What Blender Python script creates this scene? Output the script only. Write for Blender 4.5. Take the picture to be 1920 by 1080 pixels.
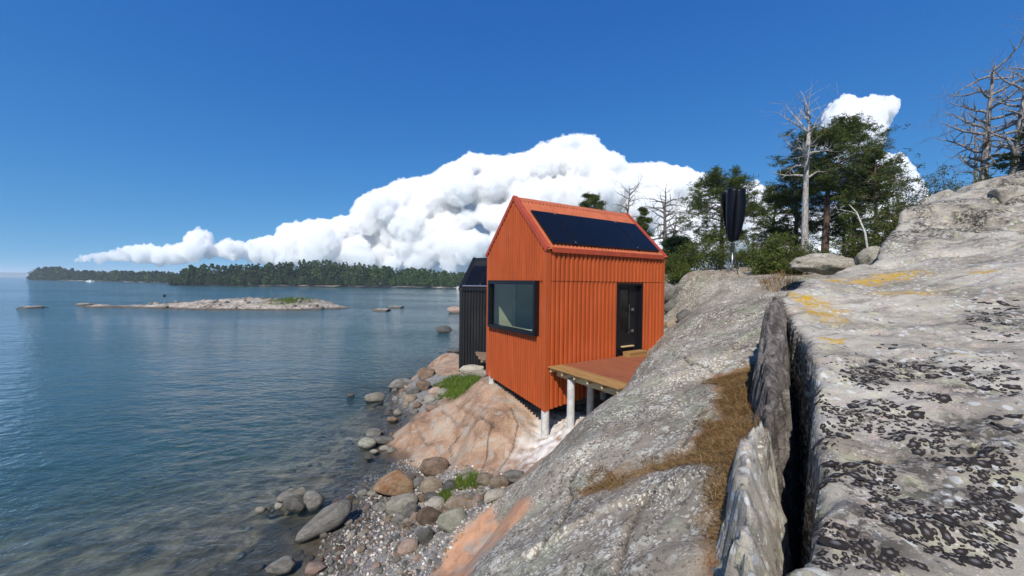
import bpy, math, random
import numpy as np
from mathutils import Vector, Matrix, Quaternion
R = math.radians
for o in list(bpy.data.objects):
    bpy.data.objects.remove(o)
scene = bpy.context.scene
COL = scene.collection

# ------------------------------------------------------------------ camera, sky, sun, exposure
F, CX, CY0, ROLL, CAMZ = 720.0, 960.0, 528.5, 0.0118, 5.0     # pixels of the 1920 px photograph
cam = bpy.data.objects.new('camera', bpy.data.cameras.new('camera'))
COL.objects.link(cam)
cam.data.sensor_width = 36.0
cam.data.lens = 36.0 * F / 1920.0
cam.data.clip_start = 0.05
cam.data.clip_end = 40000
PITCH = math.atan(11.5 / F)
cam.matrix_world = (Matrix.Translation((0, 0, CAMZ)) @ Matrix.Rotation(R(90) - PITCH, 4, 'X') @ Matrix.Rotation(ROLL, 4, 'Z'))
scene.camera = cam

LDIR = Vector((0.171, 0.512, -0.56)).normalized()          # the way sunlight travels
SUN_EL = math.asin(-LDIR.z)
SUN_AZ = math.atan2(-LDIR.x, -LDIR.y)
world = bpy.data.worlds.new('World')
scene.world = world
world.use_nodes = True
wn = world.node_tree
wn.nodes.clear()
sky = wn.nodes.new('ShaderNodeTexSky')
sky.sky_type = 'NISHITA'
sky.sun_disc = False
sky.sun_elevation = SUN_EL
sky.sun_rotation = SUN_AZ % (2 * math.pi)
sky.air_density = 1.0
sky.dust_density = 0.0
sky.ozone_density = 2.0
# the blue of this day: deeper overhead, pale but not yellow at the horizon
tc = wn.nodes.new('ShaderNodeTexCoord')
mp = wn.nodes.new('ShaderNodeMapping')
mp.inputs['Scale'].default_value = (1, 1, 0.92)
mp.inputs['Location'].default_value = (0, 0, 0.085)
wn.links.new(tc.outputs['Generated'], mp.inputs['Vector'])
wn.links.new(mp.outputs[0], sky.inputs['Vector'])
sp_ = wn.nodes.new('ShaderNodeSeparateColor')
cb_ = wn.nodes.new('ShaderNodeCombineColor')
wn.links.new(sky.outputs[0], sp_.inputs[0])
for ch, gain, pw in ((0, 0.24, 1.5), (1, 0.93, 0.95), (2, 2.9, 0.5)):
    n1 = wn.nodes.new('ShaderNodeMath'); n1.operation = 'POWER'; n1.inputs[1].default_value = pw
    n2 = wn.nodes.new('ShaderNodeMath'); n2.operation = 'MULTIPLY'; n2.inputs[1].default_value = gain
    wn.links.new(sp_.outputs[ch], n1.inputs[0]); wn.links.new(n1.outputs[0], n2.inputs[0]); wn.links.new(n2.outputs[0], cb_.inputs[ch])
bg = wn.nodes.new('ShaderNodeBackground')
bg.inputs['Strength'].default_value = 0.086
wo = wn.nodes.new('ShaderNodeOutputWorld')
wn.links.new(cb_.outputs[0], bg.inputs['Color'])
wn.links.new(bg.outputs[0], wo.inputs['Surface'])
sun = bpy.data.objects.new('sun', bpy.data.lights.new('sun', 'SUN'))
COL.objects.link(sun)
sun.data.energy = 4.8
sun.data.angle = R(0.53)
sun.data.color = (1.0, 0.945, 0.86)
sun.rotation_euler = LDIR.to_track_quat('-Z', 'Y').to_euler()
sun.location = (-20, -40, 60)
vs = scene.view_settings
vs.view_transform = 'Standard'
vs.look = 'None'
vs.exposure = 0.2
vs.gamma = 1.0
scene.cycles.max_bounces = 8
scene.cycles.transparent_max_bounces = 16

# ------------------------------------------------------------------ helpers
rng = np.random.default_rng(7)
rnd = random.Random(11)

def hz(px):
    return CY0 + ROLL * (px - CX)

def P(px, py, Z):
    """pixel of the photograph plus distance along the view axis -> world point"""
    return (Z * (px - CX) / F, Z, CAMZ - Z * (py - hz(px)) / F)

def Pz(px, py, z):
    return P(px, py, (CAMZ - z) * F / (py - hz(px)))

def tag(o, label=None, cat=None, group=None, kind=None):
    if label: o['label'] = label
    if cat: o['category'] = cat
    if group: o['group'] = group
    if kind: o['kind'] = kind
    return o

def empty(name, loc=(0, 0, 0), rz=0.0):
    o = bpy.data.objects.new(name, None)
    o.empty_display_size = 0.2
    o.location = loc
    o.rotation_euler = (0, 0, rz)
    COL.objects.link(o)
    return o

def mesh_np(name, V, Fc, smooth=False):
    """V (n,3), Fc (m,3|4) arrays -> mesh"""
    V = np.asarray(V, dtype=np.float32)
    Fc = np.asarray(Fc, dtype=np.int32)
    me = bpy.data.meshes.new(name)
    k = Fc.shape[1]
    me.vertices.add(len(V))
    me.vertices.foreach_set('co', V.ravel())
    me.loops.add(Fc.size)
    me.loops.foreach_set('vertex_index', Fc.ravel())
    me.polygons.add(len(Fc))
    me.polygons.foreach_set('loop_start', np.arange(0, Fc.size, k, dtype=np.int32))
    me.polygons.foreach_set('loop_total', np.full(len(Fc), k, dtype=np.int32))
    if smooth:
        me.polygons.foreach_set('use_smooth', np.ones(len(Fc), dtype=bool))
    me.update(calc_edges=True)
    return me

def link(name, me, m=None, parent=None):
    o = bpy.data.objects.new(name, me)
    COL.objects.link(o)
    if m is not None and len(me.materials) == 0:
        me.materials.append(m)
    if parent is not None:
        o.parent = parent
    return o

class MB:
    """collects boxes, prisms and tubes into one mesh"""
    def __init__(self):
        self.v, self.f = [], []
    def add(self, vs, fs):
        n = len(self.v)
        self.v += [tuple(p) for p in vs]
        self.f += [tuple(n + i for i in q) for q in fs]
        return self
    def box(self, x0, x1, y0, y1, z0, z1):
        p = [(x, y, z) for z in (z0, z1) for y in (y0, y1) for x in (x0, x1)]
        return self.add(p, [(0, 2, 3, 1), (4, 5, 7, 6), (0, 1, 5, 4), (2, 6, 7, 3), (0, 4, 6, 2), (1, 3, 7, 5)])
    def bar(self, a, b, w, h, up=(0, 0, 1)):
        a, b = Vector(a), Vector(b)
        d = (b - a).normalized()
        s = d.cross(Vector(up))
        if s.length < 1e-4: s = d.cross(Vector((1, 0, 0)))
        s.normalize()
        u = s.cross(d)
        p = []
        for q in (a, b):
            for i, j in ((-1, -1), (1, -1), (1, 1), (-1, 1)):
                p.append(q + s * (i * w / 2) + u * (j * h / 2))
        return self.add(p, [(3, 2, 1, 0), (4, 5, 6, 7), (0, 1, 5, 4), (1, 2, 6, 5), (2, 3, 7, 6), (3, 0, 4, 7)])
    def tube(self, pts, rad, n=8, cap=True):
        pts = [Vector(p) for p in pts]
        base = len(self.v)
        prev = None
        for i, p in enumerate(pts):
            d = (pts[min(i + 1, len(pts) - 1)] - pts[max(i - 1, 0)])
            d = d.normalized() if d.length > 1e-9 else Vector((0, 0, 1))
            ref = prev if prev is not None else (Vector((1, 0, 0)) if abs(d.x) < 0.9 else Vector((0, 1, 0)))
            s = (ref - d * ref.dot(d))
            s = s.normalized() if s.length > 1e-6 else d.orthogonal().normalized()
            prev = s
            u = d.cross(s)
            r = rad[i] if hasattr(rad, '__len__') else rad
            for k in range(n):
                a = 2 * math.pi * k / n
                self.v.append(tuple(p + (s * math.cos(a) + u * math.sin(a)) * r))
        for i in range(len(pts) - 1):
            for k in range(n):
                a, b = base + i * n + k, base + i * n + (k + 1) % n
                self.f.append((a, b, b + n, a + n))
        if cap:
            self.f.append(tuple(base + k for k in reversed(range(n))))
            self.f.append(tuple(base + (len(pts) - 1) * n + k for k in range(n)))
        return self
    def mesh(self, name, smooth=False):
        me = bpy.data.meshes.new(name)
        me.from_pydata(self.v, [], self.f)
        if smooth:
            me.polygons.foreach_set('use_smooth', np.ones(len(me.polygons), dtype=bool))
        me.update()
        return me
    def build(self, name, m=None, parent=None, smooth=False, bevel=0.0):
        o = link(name, self.mesh(name, smooth), m, parent)
        if bevel:
            b = o.modifiers.new('bevel', 'BEVEL')
            b.width = bevel
            b.segments = 2
            b.limit_method = 'ANGLE'
        return o

# gradient noise on arrays -------------------------------------------------
_perm = np.random.default_rng(3).permutation(256)
_perm = np.concatenate([_perm, _perm, _perm])
_grad = np.random.default_rng(5).normal(size=(256, 3))
_grad /= np.linalg.norm(_grad, axis=1)[:, None]

def pnoise(x, y, z=None):
    x = np.asarray(x, float); y = np.asarray(y, float)
    z = np.zeros_like(x) if z is None else np.asarray(z, float)
    xi, yi, zi = np.floor(x).astype(int), np.floor(y).astype(int), np.floor(z).astype(int)
    fx, fy, fz = x - xi, y - yi, z - zi
    u, v, w = [t * t * t * (t * (t * 6 - 15) + 10) for t in (fx, fy, fz)]
    out = 0
    for dx in (0, 1):
        for dy in (0, 1):
            for dz in (0, 1):
                h = _perm[_perm[_perm[(xi + dx) & 255] + ((yi + dy) & 255)] + ((zi + dz) & 255)]
                g = _grad[h]
                d = g[..., 0] * (fx - dx) + g[..., 1] * (fy - dy) + g[..., 2] * (fz - dz)
                out = out + d * (u if dx else 1 - u) * (v if dy else 1 - v) * (w if dz else 1 - w)
    return out

def fbm(x, y, z=None, octv=4, gain=0.5, ridged=False):
    a, s, t = 1.0, 1.0, 0
    for k in range(octv):
        zz = None if z is None else z * s + 7.3 * k
        n = pnoise(x * s + 13.7 * k, y * s - 5.1 * k, zz)
        if ridged: n = 0.35 - np.abs(n)
        t = t + a * n
        a *= gain
        s *= 2.03
    return t

def sstep(a, b, x):
    t = np.clip((x - a) / (b - a), 0, 1)
    return t * t * (3 - 2 * t)

def poly_sd(x, y, poly):
    """signed distance to polygon, positive inside"""
    x = np.asarray(x, float); y = np.asarray(y, float)
    d = np.full(x.shape, 1e9)
    ins = np.zeros(x.shape, bool)
    n = len(poly)
    for i in range(n):
        ax, ay = poly[i]; bx, by = poly[(i + 1) % n]
        ex, ey = bx - ax, by - ay
        t = np.clip(((x - ax) * ex + (y - ay) * ey) / (ex * ex + ey * ey + 1e-12), 0, 1)
        d = np.minimum(d, (x - ax - t * ex) ** 2 + (y - ay - t * ey) ** 2)
        c = (ay > y) != (by > y)
        with np.errstate(divide='ignore', invalid='ignore'):
            xi = ax + (y - ay) * ex / (ey if ey != 0 else 1e-12)
        ins ^= c & (x < xi)
    d = np.sqrt(d)
    return np.where(ins, d, -d)

def line_d(x, y, pts):
    d = np.full(np.shape(x), 1e9)
    for (ax, ay), (bx, by) in zip(pts[:-1], pts[1:]):
        ex, ey = bx - ax, by - ay
        t = np.clip(((x - ax) * ex + (y - ay) * ey) / (ex * ex + ey * ey + 1e-12), 0, 1)
        d = np.minimum(d, np.sqrt((x - ax - t * ex) ** 2 + (y - ay - t * ey) ** 2))
    return d

class RBF:
    def __init__(self, pts, c):
        pts = np.asarray(pts, float)
        self.p, self.c = pts[:, :2], c
        n = len(pts)
        A = np.zeros((n + 1, n + 1))
        A[:n, :n] = self.k(self.p, self.p)
        A[:n, :n] -= np.eye(n) * 0.004
        A[:n, n] = A[n, :n] = 1
        b = np.zeros(n + 1); b[:n] = pts[:, 2]
        self.w = np.linalg.solve(A, b)
    def k(self, a, b):
        d2 = ((a[:, None, :] - b[None, :, :]) ** 2).sum(-1)
        return np.sqrt(d2 + self.c ** 2)
    def __call__(self, x, y):
        sh = np.shape(x)
        q = np.stack([np.ravel(x), np.ravel(y)], 1)
        out = np.empty(len(q))
        for s in range(0, len(q), 20000):
            out[s:s + 20000] = self.k(q[s:s + 20000], self.p) @ self.w[:-1] + self.w[-1]
        return out.reshape(sh)

def grid_mesh(name, xs, ys, zf):
    X, Y = np.meshgrid(xs, ys)
    Z = zf(X, Y)
    ny, nx = X.shape
    idx = np.arange(nx * ny).reshape(ny, nx)
    Fc = np.stack([idx[:-1, :-1], idx[:-1, 1:], idx[1:, 1:], idx[1:, :-1]], -1).reshape(-1, 4)
    V = np.stack([X, Y, Z], -1).reshape(-1, 3)
    return mesh_np(name, V, Fc, True), X.ravel(), Y.ravel(), Z.ravel()

def axis(*segs):
    out = []
    for a, b, s in segs:
        n = max(1, int(round((b - a) / s)))
        out += list(np.linspace(a, b, n, endpoint=False))
    out.append(segs[-1][1])
    return np.array(out)

def set_attr(me, name, arr):
    a = me.attributes.new(name, 'FLOAT', 'POINT')
    a.data.foreach_set('value', np.asarray(arr, dtype=np.float32))

# ------------------------------------------------------------------ material helper
class NT:
    def __init__(self, name):
        self.m = bpy.data.materials.new(name)
        self.m.use_nodes = True
        self.t = self.m.node_tree
        self.t.nodes.clear()
        self.out = self.t.nodes.new('ShaderNodeOutputMaterial')
    def n(self, typ, props=None, **inp):
        nd = self.t.nodes.new('ShaderNode' + typ)
        for k, v in (props or {}).items():
            setattr(nd, k, v)
        for k, v in inp.items():
            key = int(k[1:]) if k[0] == 'i' and k[1:].isdigit() else k.replace('_', ' ')
            self.set(nd.inputs[key], v)
        return nd
    def set(self, sock, v):
        if isinstance(v, bpy.types.NodeSocket):
            self.t.links.new(v, sock)
        elif isinstance(v, (tuple, list)) and len(v) == 3 and sock.type == 'RGBA':
            sock.default_value = (*v, 1)
        else:
            sock.default_value = v
    def pos(self, kind='Object'):
        return self.n('TexCoord').outputs[kind]
    def scale(self, vec, s):
        return self.n('VectorMath', {'operation': 'MULTIPLY'}, i0=vec, i1=s).outputs[0]
    def noise(self, vec, scale, detail=4, rough=0.55, dist=0.0):
        return self.n('TexNoise', None, Vector=vec, Scale=scale, Detail=detail, Roughness=rough, Distortion=dist).outputs['Fac']
    def vor(self, vec, scale, out='Distance', feat='F1', rand=1.0):
        return self.n('TexVoronoi', {'feature': feat}, Vector=vec, Scale=scale, Randomness=rand).outputs[out]
    def ramp(self, fac, stops):
        nd = self.n('ValToRGB', None, Fac=fac)
        e = nd.color_ramp.elements
        while len(e) < len(stops): e.new(0.5)
        for el, (p, c) in zip(e, stops):
            el.position = p
            el.color = (*c, 1) if hasattr(c, '__len__') else (c, c, c, 1)
        return nd.outputs[0]
    def sel(self, fac, lo, hi):
        return self.n('MapRange', {'interpolation_type': 'SMOOTHSTEP'}, i0=fac, i1=lo, i2=hi).outputs[0]
    def mix(self, f, a, b, mode='MIX'):
        nd = self.n('Mix', {'data_type': 'RGBA', 'blend_type': mode})
        self.set(nd.inputs[0], f); self.set(nd.inputs[6], a); self.set(nd.inputs[7], b)
        return nd.outputs[2]
    def math(self, op, a, b=0.0, clamp=False):
        nd = self.n('Math', {'operation': op, 'use_clamp': clamp}, i0=a, i1=b)
        return nd.outputs[0]
    def attr(self, name):
        return self.n('Attribute', {'attribute_name': name}).outputs['Fac']
    def bump(self, h, strength, dist):
        return self.n('Bump', None, Height=h, Strength=strength, Distance=dist).outputs[0]
    def rand(self):
        return self.n('ObjectInfo').outputs['Random']
    def bsdf(self, col, rough=0.8, normal=None, spec=0.3, **kw):
        b = self.n('BsdfPrincipled', None, Base_Color=col, Roughness=rough, **kw)
        b.inputs['Specular IOR Level'].default_value = spec
        if normal is not None: self.set(b.inputs['Normal'], normal)
        self.t.links.new(b.outputs[0], self.out.inputs['Surface'])
        return self.m

def simple(name, col, rough=0.7, var=0.25, vscale=6.0, bump=0.1, bdist=0.01, bscale=30, spec=0.3, **kw):
    t = NT(name)
    p = t.pos()
    a = t.noise(p, vscale, 4, 0.6)
    lo = tuple(c * (1 - var) for c in col); hi = tuple(min(1, c * (1 + var)) for c in col)
    c = t.mix(t.sel(a, 0.3, 0.7), lo, hi)
    nrm = t.bump(t.noise(p, bscale, 4, 0.6), bump, bdist) if bump else None
    return t.bsdf(c, rough, nrm, spec, **kw)

def granite(name, terrain=False):
    t = NT(name)
    p = t.pos()
    if not terrain:
        r = t.rand()
        p = t.n('VectorMath', {'operation': 'ADD'}, i0=p, i1=t.scale(t.n('CombineXYZ', None, X=r, Y=r, Z=r).outputs[0], (50, 50, 50))).outputs[0]
    warp = t.n('TexNoise', None, Vector=p, Scale=7.0, Detail=3.0).outputs['Color']
    pw = t.n('VectorMath', {'operation': 'MULTIPLY_ADD'}, i0=warp, i1=(0.09, 0.09, 0.09), i2=p).outputs[0]
    big = t.noise(p, 0.55, 5, 0.6)
    med = t.noise(p, 3.3, 5, 0.65)
    fine = t.noise(p, 26, 6, 0.7)
    grit = t.noise(p, 110, 3, 0.7)
    col = t.mix(t.sel(big, 0.36, 0.64), (0.155, 0.130, 0.096), (0.315, 0.272, 0.212))
    col = t.mix(t.math('MULTIPLY', t.sel(med, 0.42, 0.7), 0.6), col, (0.265, 0.222, 0.182))
    # crusted lichen rings of several sizes
    sp1 = t.math('MULTIPLY', t.sel(t.vor(pw, 6.5), 0.40, 0.26), t.sel(t.noise(p, 1.4, 3), 0.42, 0.58))
    col = t.mix(t.math('MULTIPLY', sp1, 0.75), col, (0.45, 0.44, 0.375))
    sp2 = t.math('MULTIPLY', t.sel(t.vor(pw, 21), 0.44, 0.26), t.sel(t.noise(p, 1.7, 4), 0.44, 0.56))
    col = t.mix(t.math('MULTIPLY', sp2, 0.8), col, (0.62, 0.59, 0.51))
    sp3 = t.math('MULTIPLY', t.sel(t.vor(pw, 40), 0.44, 0.28), t.sel(t.noise(p, 2.6, 4), 0.44, 0.56))
    col = t.mix(t.math('MULTIPLY', sp3, 0.7), col, (0.70, 0.67, 0.59))
    gl = t.math('MULTIPLY', t.sel(t.noise(pw, 1.6, 5, 0.65), 0.50, 0.64), 0.55)
    col = t.mix(gl, col, (0.235, 0.25, 0.175))
    # dark crusts and grit
    dk = t.math('MULTIPLY', t.math('MULTIPLY', t.sel(fine, 0.53, 0.60), 0.85), t.sel(t.noise(p, 1.9, 4, 0.6), 0.34, 0.58))
    col = t.mix(dk, col, (0.035, 0.031, 0.026))
    dk2 = t.math('MULTIPLY', t.sel(t.noise(pw, 9, 5, 0.7), 0.57, 0.66), 0.8)
    col = t.mix(dk2, col, (0.075, 0.068, 0.06))
    col = t.mix(0.5, col, t.ramp(grit, [(0.3, (0.55, 0.55, 0.55)), (0.5, (0.9, 0.9, 0.9)), (0.72, (1.35, 1.32, 1.28))]), 'MULTIPLY')
    h = t.math('ADD', t.math('MULTIPLY', med, 0.5), t.math('ADD', t.math('MULTIPLY', fine, 0.30), t.math('MULTIPLY', grit, 0.10)))
    rough = 0.85
    if terrain:
        # bare wave washed granite
        pn = t.noise(p, 1.3, 6, 0.65, 0.6)
        pk = t.ramp(pn, [(0.28, (0.13, 0.08, 0.055)), (0.42, (0.25, 0.155, 0.10)), (0.54, (0.34, 0.225, 0.15)), (0.68, (0.35, 0.29, 0.225))])
        pk = t.mix(t.math('MULTIPLY', t.sel(t.noise(pw, 3.1, 5, 0.65), 0.52, 0.62), 0.7), pk, (0.30, 0.275, 0.24))
        pk = t.mix(0.8, pk, t.ramp(t.noise(p, 30, 6, 0.75), [(0.3, (0.5, 0.5, 0.5)), (0.5, (1, 1, 1)), (0.7, (1.35, 1.32, 1.28))]), 'MULTIPLY')
        col = t.mix(t.attr('pink'), col, pk)
        op = t.mix(0.8, t.mix(t.sel(t.noise(p, 2.0, 5, 0.65, 0.5), 0.50, 0.62), (0.47, 0.255, 0.15), (0.33, 0.27, 0.215)), t.ramp(t.noise(p, 4, 6, 0.7, 0.5), [(0.3, (0.5, 0.5, 0.5)), (0.5, (1, 1, 1)), (0.7, (1.2, 1.2, 1.2))]), 'MULTIPLY')
        col = t.mix(t.attr('orange'), col, op)
        wp = t.mix(t.sel(med, 0.35, 0.65), (0.50, 0.45, 0.40), (0.70, 0.66, 0.61))
        col = t.mix(t.attr('pale'), col, wp)
        # needle litter
        ln = t.n('TexNoise', None, Vector=t.scale(p, (1, 1, 1)), Scale=55.0, Detail=5.0, Roughness=0.75).outputs['Fac']
        lit = t.ramp(ln, [(0.32, (0.05, 0.028, 0.014)), (0.5, (0.17, 0.098, 0.045)), (0.68, (0.34, 0.23, 0.11))])
        lit = t.mix(t.sel(t.noise(p, 2.2, 4), 0.45, 0.65), lit, t.mix(0.5, lit, (0.15, 0.06, 0.03)))
        col = t.mix(t.attr('litter'), col, lit)
        # shore gravel, silt of the sea bed, moss
        vg = t.n('TexVoronoi', None, Vector=p, Scale=17.0)
        gc = t.mix(0.55, t.ramp(vg.outputs['Distance'], [(0.0, (0.30, 0.265, 0.22)), (0.5, (0.13, 0.115, 0.095)), (0.8, (0.03, 0.026, 0.022))]), t.n('HueSaturation', None, Color=vg.outputs['Color'], Saturation=0.10, Value=0.32).outputs[0], 'MIX')
        col = t.mix(t.attr('gravel'), col, gc)
        bed = t.ramp(t.noise(p, 1.7, 6, 0.7, 0.5), [(0.35, (0.028, 0.021, 0.013)), (0.48, (0.105, 0.076, 0.045)), (0.58, (0.18, 0.135, 0.08)), (0.72, (0.30, 0.24, 0.165))])
        col = t.mix(t.attr('bed'), col, bed)
        moss = t.mix(t.noise(p, 9, 4), (0.03, 0.045, 0.012), (0.11, 0.13, 0.04))
        col = t.mix(t.attr('moss'), col, moss)
        col = t.mix(t.attr('seam'), col, (0.03, 0.024, 0.02))
        wet = t.attr('wet')
        col = t.mix(t.math('MULTIPLY', wet, 0.62), col, (0.02, 0.018, 0.015))
    nrm = t.bump(h, 0.7, 0.04)
    return t.bsdf(col, rough, nrm, 0.2)

M = {}
M['terrain'] = granite('weathered_granite_ground', True)
M['granite'] = granite('weathered_granite')

# ------------------------------------------------------------------ bedrock: control points read from the photograph
CP = []
def cp(px, py, Z): CP.append(P(px, py, Z))
def cw(x, y, z): CP.append((x, y, z))
# grey slab in front of the deck
for a in ((1300, 1050, 2.15), (1200, 1000, 2.65), (1100, 1000, 2.95), (1100, 1080, 2.5), (1000, 1000, 3.5), (950, 1040, 3.4), (900, 1080, 3.25),
          (1000, 940, 4.1), (1200, 900, 3.4), (1250, 800, 4.3), (1100, 900, 3.9), (1020, 890, 4.7), (1150, 800, 4.9), (1090, 805, 5.6), (1250, 700, 5.9),
          (1300, 720, 5.2), (1350, 650, 6.3), (1300, 640, 7.4), (1400, 620, 6.9), (1250, 650, 8.5), (1200, 712, 7.2), (1165, 738, 6.7),
          (1450, 565, 7.6), (1400, 570, 9.3), (1350, 575, 10.0), (1300, 592, 10.4), (1243, 640, 10.2), (1225, 672, 9.0),
          (1430, 690, 5.0), (1400, 740, 4.2), (1350, 850, 3.0), (1360, 1000, 2.25), (1350, 1080, 2.0), (1388, 1000, 2.1), (1398, 880, 2.55), (1425, 800, 3.2), (1470, 600, 6.3),
          (1280, 560, 13.4), (1275, 600, 12.6), (1270, 535, 14.3), (1300, 515, 14.6), (1370, 508, 14.2), (1450, 512, 13.2), (1340, 560, 12.0), (1420, 545, 11.2), (1490, 530, 11.0),
          (1255, 610, 12.8), (1250, 585, 14.5)):
    cp(*a)
# under and behind the orange cabin
for a in ((1.72, 9.5, 1.65), (1.3, 8.9, 1.62), (0.95, 9.4, 1.28), (0.47, 8.2, 1.1), (-0.22, 8.2, 0.85), (0.35, 6.6, 1.7), (1.1, 7.2, 1.85), (1.9, 7.7, 2.0),
          (2.6, 9.0, 2.15), (3.4, 10.3, 2.45), (3.0, 9.2, 2.3), (3.7, 12.0, 2.6), (2.5, 13.0, 2.7), (1.0, 14.5, 2.2), (0.3, 12.5, 2.0), (1.2, 11.0, 1.5), (-0.72, 11.75, 1.95),
          (3.6, 14.6, 3.3), (5.0, 12.8, 3.5), (2.2, 16.5, 2.9), (4.2, 17, 4.2), (0.3, 18.0, 1.5), (-0.6, 15.0, 1.35)):
    cw(*a)
# shore below the cabin, smooth rock, orange slab, beach
for px, py, z in ((745, 858, 0.02), (770, 820, 0.35), (800, 775, 0.75), (850, 775, 1.0), (890, 725, 1.65), (850, 862, 0.35), (900, 800, 1.25), (905, 870, 0.75), (820, 850, 0.35), (960, 760, 1.65),
                  (760, 895, 0.0), (690, 925, -0.02), (650, 965, -0.02), (615, 1030, -0.02), (590, 1080, -0.02), (850, 950, 0.4), (780, 1000, 0.25), (720, 1060, 0.2), (800, 900, 0.2), (900, 905, 0.7), (760, 950, 0.12),
                  (835, 1065, 0.55), (900, 1060, 1.0), (880, 990, 0.85), (995, 945, 1.75), (930, 950, 1.1), (965, 1005, 1.45), (950, 915, 1.0),
                  (865, 728, 0.95), (830, 745, 0.55), (740, 770, 0.02), (790, 702, 0.15), (760, 740, 0.15), (775, 795, 0.05),
                  (830, 690, 0.75), (870, 702, 0.85), (905, 690, 1.0), (822, 682, 0.35), (805, 690, 0.05), (855, 662, 0.9), (845, 668, 0.55)):
    CP.append(Pz(px, py, z))
# ground by the camera, sea bed, hill behind
for a in ((0, 0, 3.4), (0.9, 1.3, 3.5), (-0.6, 1.6, 2.9), (-0.9, 2.6, 2.1), (-1.5, 3.5, 0.9), (0.5, 1.4, 3.3), (1.2, 0.6, 3.5), (0, -2.5, 3.6), (-2.5, 0, 1.5), (-4, 3, 0.2), (-6, 1, -0.4), (-5, -2.5, 0.3),
          (-5.2, 7.6, -0.3), (-8, 7.5, -0.5), (-11, 7.0, -0.85), (-6, 11.5, -0.55), (-15, 12, -2.0), (-10, 11.5, -1.35), (-9, 17, -1.8), (-20, 22, -3.8), (-38, 30, -6.5), (-38, 0, -5), (-12, 2, -1.2), (-22, 4, -2.6),
          (-22, -3, -2.8), (-5, 21, -1.2), (-2.5, 23, -0.8), (-7, 27, -3), (-12, 40, -6), (-4, 30, -2.5), (-1, 21, 0.9), (1, 25, 2.2), (0, 32, -0.5), (-6, 58, -7), (-38, 58, -7.5),
          (2.5, 7.5, 3.35), (5.5, 8.0, 4.75), (8, 10, 4.9), (8, 14, 5.4), (6.5, 19, 5.3), (10, 20, 5.6), (14, 22, 6.0), (20, 22, 6.2), (12, 15, 5.6), (18, 15, 6.0), (28, 20, 6.0), (38, 30, 6), (38, 0, 5), (20, 2, 4.5), (6, 0, 3.3), (10, 5, 3.9), (5, 26, 4.6), (10, 32, 5), (20, 40, 5), (38, 58, 3), (8, 50, 2), (4, 40, 1)):
    cw(*a)
ground_rbf = RBF(CP, 0.45)

def gz0(x, y):
    x = np.asarray(x, float); y = np.asarray(y, float)
    z = ground_rbf(x, y)
    return z + 0.09 * fbm(x * 0.8, y * 0.8, octv=3) * sstep(-3, 0.5, z + 1)

def ray_hit(px, py, f, t0=1.0, t1=70.0, n=3000):
    Z = np.geomspace(t0, t1, n)
    x = Z * (px - CX) / F
    z = CAMZ - Z * (py - hz(px)) / F
    d = z - f(x, Z)
    i = np.argmax(d < 0)
    if d[i] >= 0: i = n - 1
    return (float(x[i]), float(Z[i]), float(z[i]))

def hit(px, py): return ray_hit(px, py, gz0)
def hits(pts): return [hit(*p)[:2] for p in pts]

# outlines of surfaces, read from the photograph and laid onto the ground
PL_litter = hits([(1440, 668), (1436, 760), (1420, 830), (1395, 880), (1385, 1000), (1380, 1079), (1330, 1079), (1330, 960), (1345, 890), (1290, 880), (1230, 900), (1160, 925), (1100, 947), (1085, 935), (1140, 905), (1220, 880), (1300, 850), (1335, 800), (1350, 735), (1330, 705), (1390, 690)])
PL_pinkB = hits([(742, 868), (760, 800), (800, 765), (890, 715), (905, 703)]) + [(-0.6, 12.2), (1.0, 13), (3.0, 11.5), (2.4, 8.4), (1.5, 7.3), (0.75, 6.4)] + hits([(985, 900), (900, 885), (840, 880)])
PL_pale = [(0.3, 8.0), (0.2, 9.0), (0.8, 10.0), (2.2, 10.2), (2.3, 8.9), (1.3, 7.4), (0.6, 7.2)]
PL_orange = hits([(838, 1040), (870, 1000), (925, 955), (985, 935), (1000, 955), (950, 1010), (900, 1060), (870, 1110), (828, 1100)])
PL_tanlow = hits([(800, 1079), (838, 1040), (835, 1079)])
PL_blackrock = hits([(808, 700), (822, 684), (860, 660), (868, 672), (880, 705), (840, 712)])
PL_beach = hits([(600, 1079), (645, 965), (690, 900), (745, 870), (840, 885), (905, 890), (950, 905), (925, 945), (865, 1000), (830, 1055), (815, 1079)]) + [(-1.6, 4.0), (-4.0, 4.2)]
PL_beach2 = hits([(735, 760), (790, 698), (830, 705), (905, 700), (890, 712), (830, 750), (790, 775), (745, 800)])
PL_grassA = hits([(815, 725), (850, 707), (905, 705), (885, 728), (855, 748), (838, 748)])
CRACKS = [[(858, 760), (880, 775), (912, 786), (925, 800)], [(928, 795), (918, 830), (916, 862), (905, 885)], [(775, 795), (800, 830), (832, 852)], [(872, 812), (845, 838), (852, 862)], [(962, 765), (975, 800), (965, 840), (940, 880)], [(1000, 850), (970, 880)], [(830, 770), (860, 800), (930, 805)],
          [(1095, 945), (1075, 950), (1065, 985), (1030, 1030), (1000, 1060)], [(1280, 683), (1320, 690), (1345, 700)], [(1262, 668), (1300, 690)],
          [(1240, 920), (1205, 960), (1185, 1010), (1170, 1079)], [(1240, 742), (1290, 738)], [(1345, 775), (1310, 800), (1285, 850)], [(1100, 870), (1075, 915), (1080, 945)]]
CRK = [hits(c) for c in CRACKS]

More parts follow.
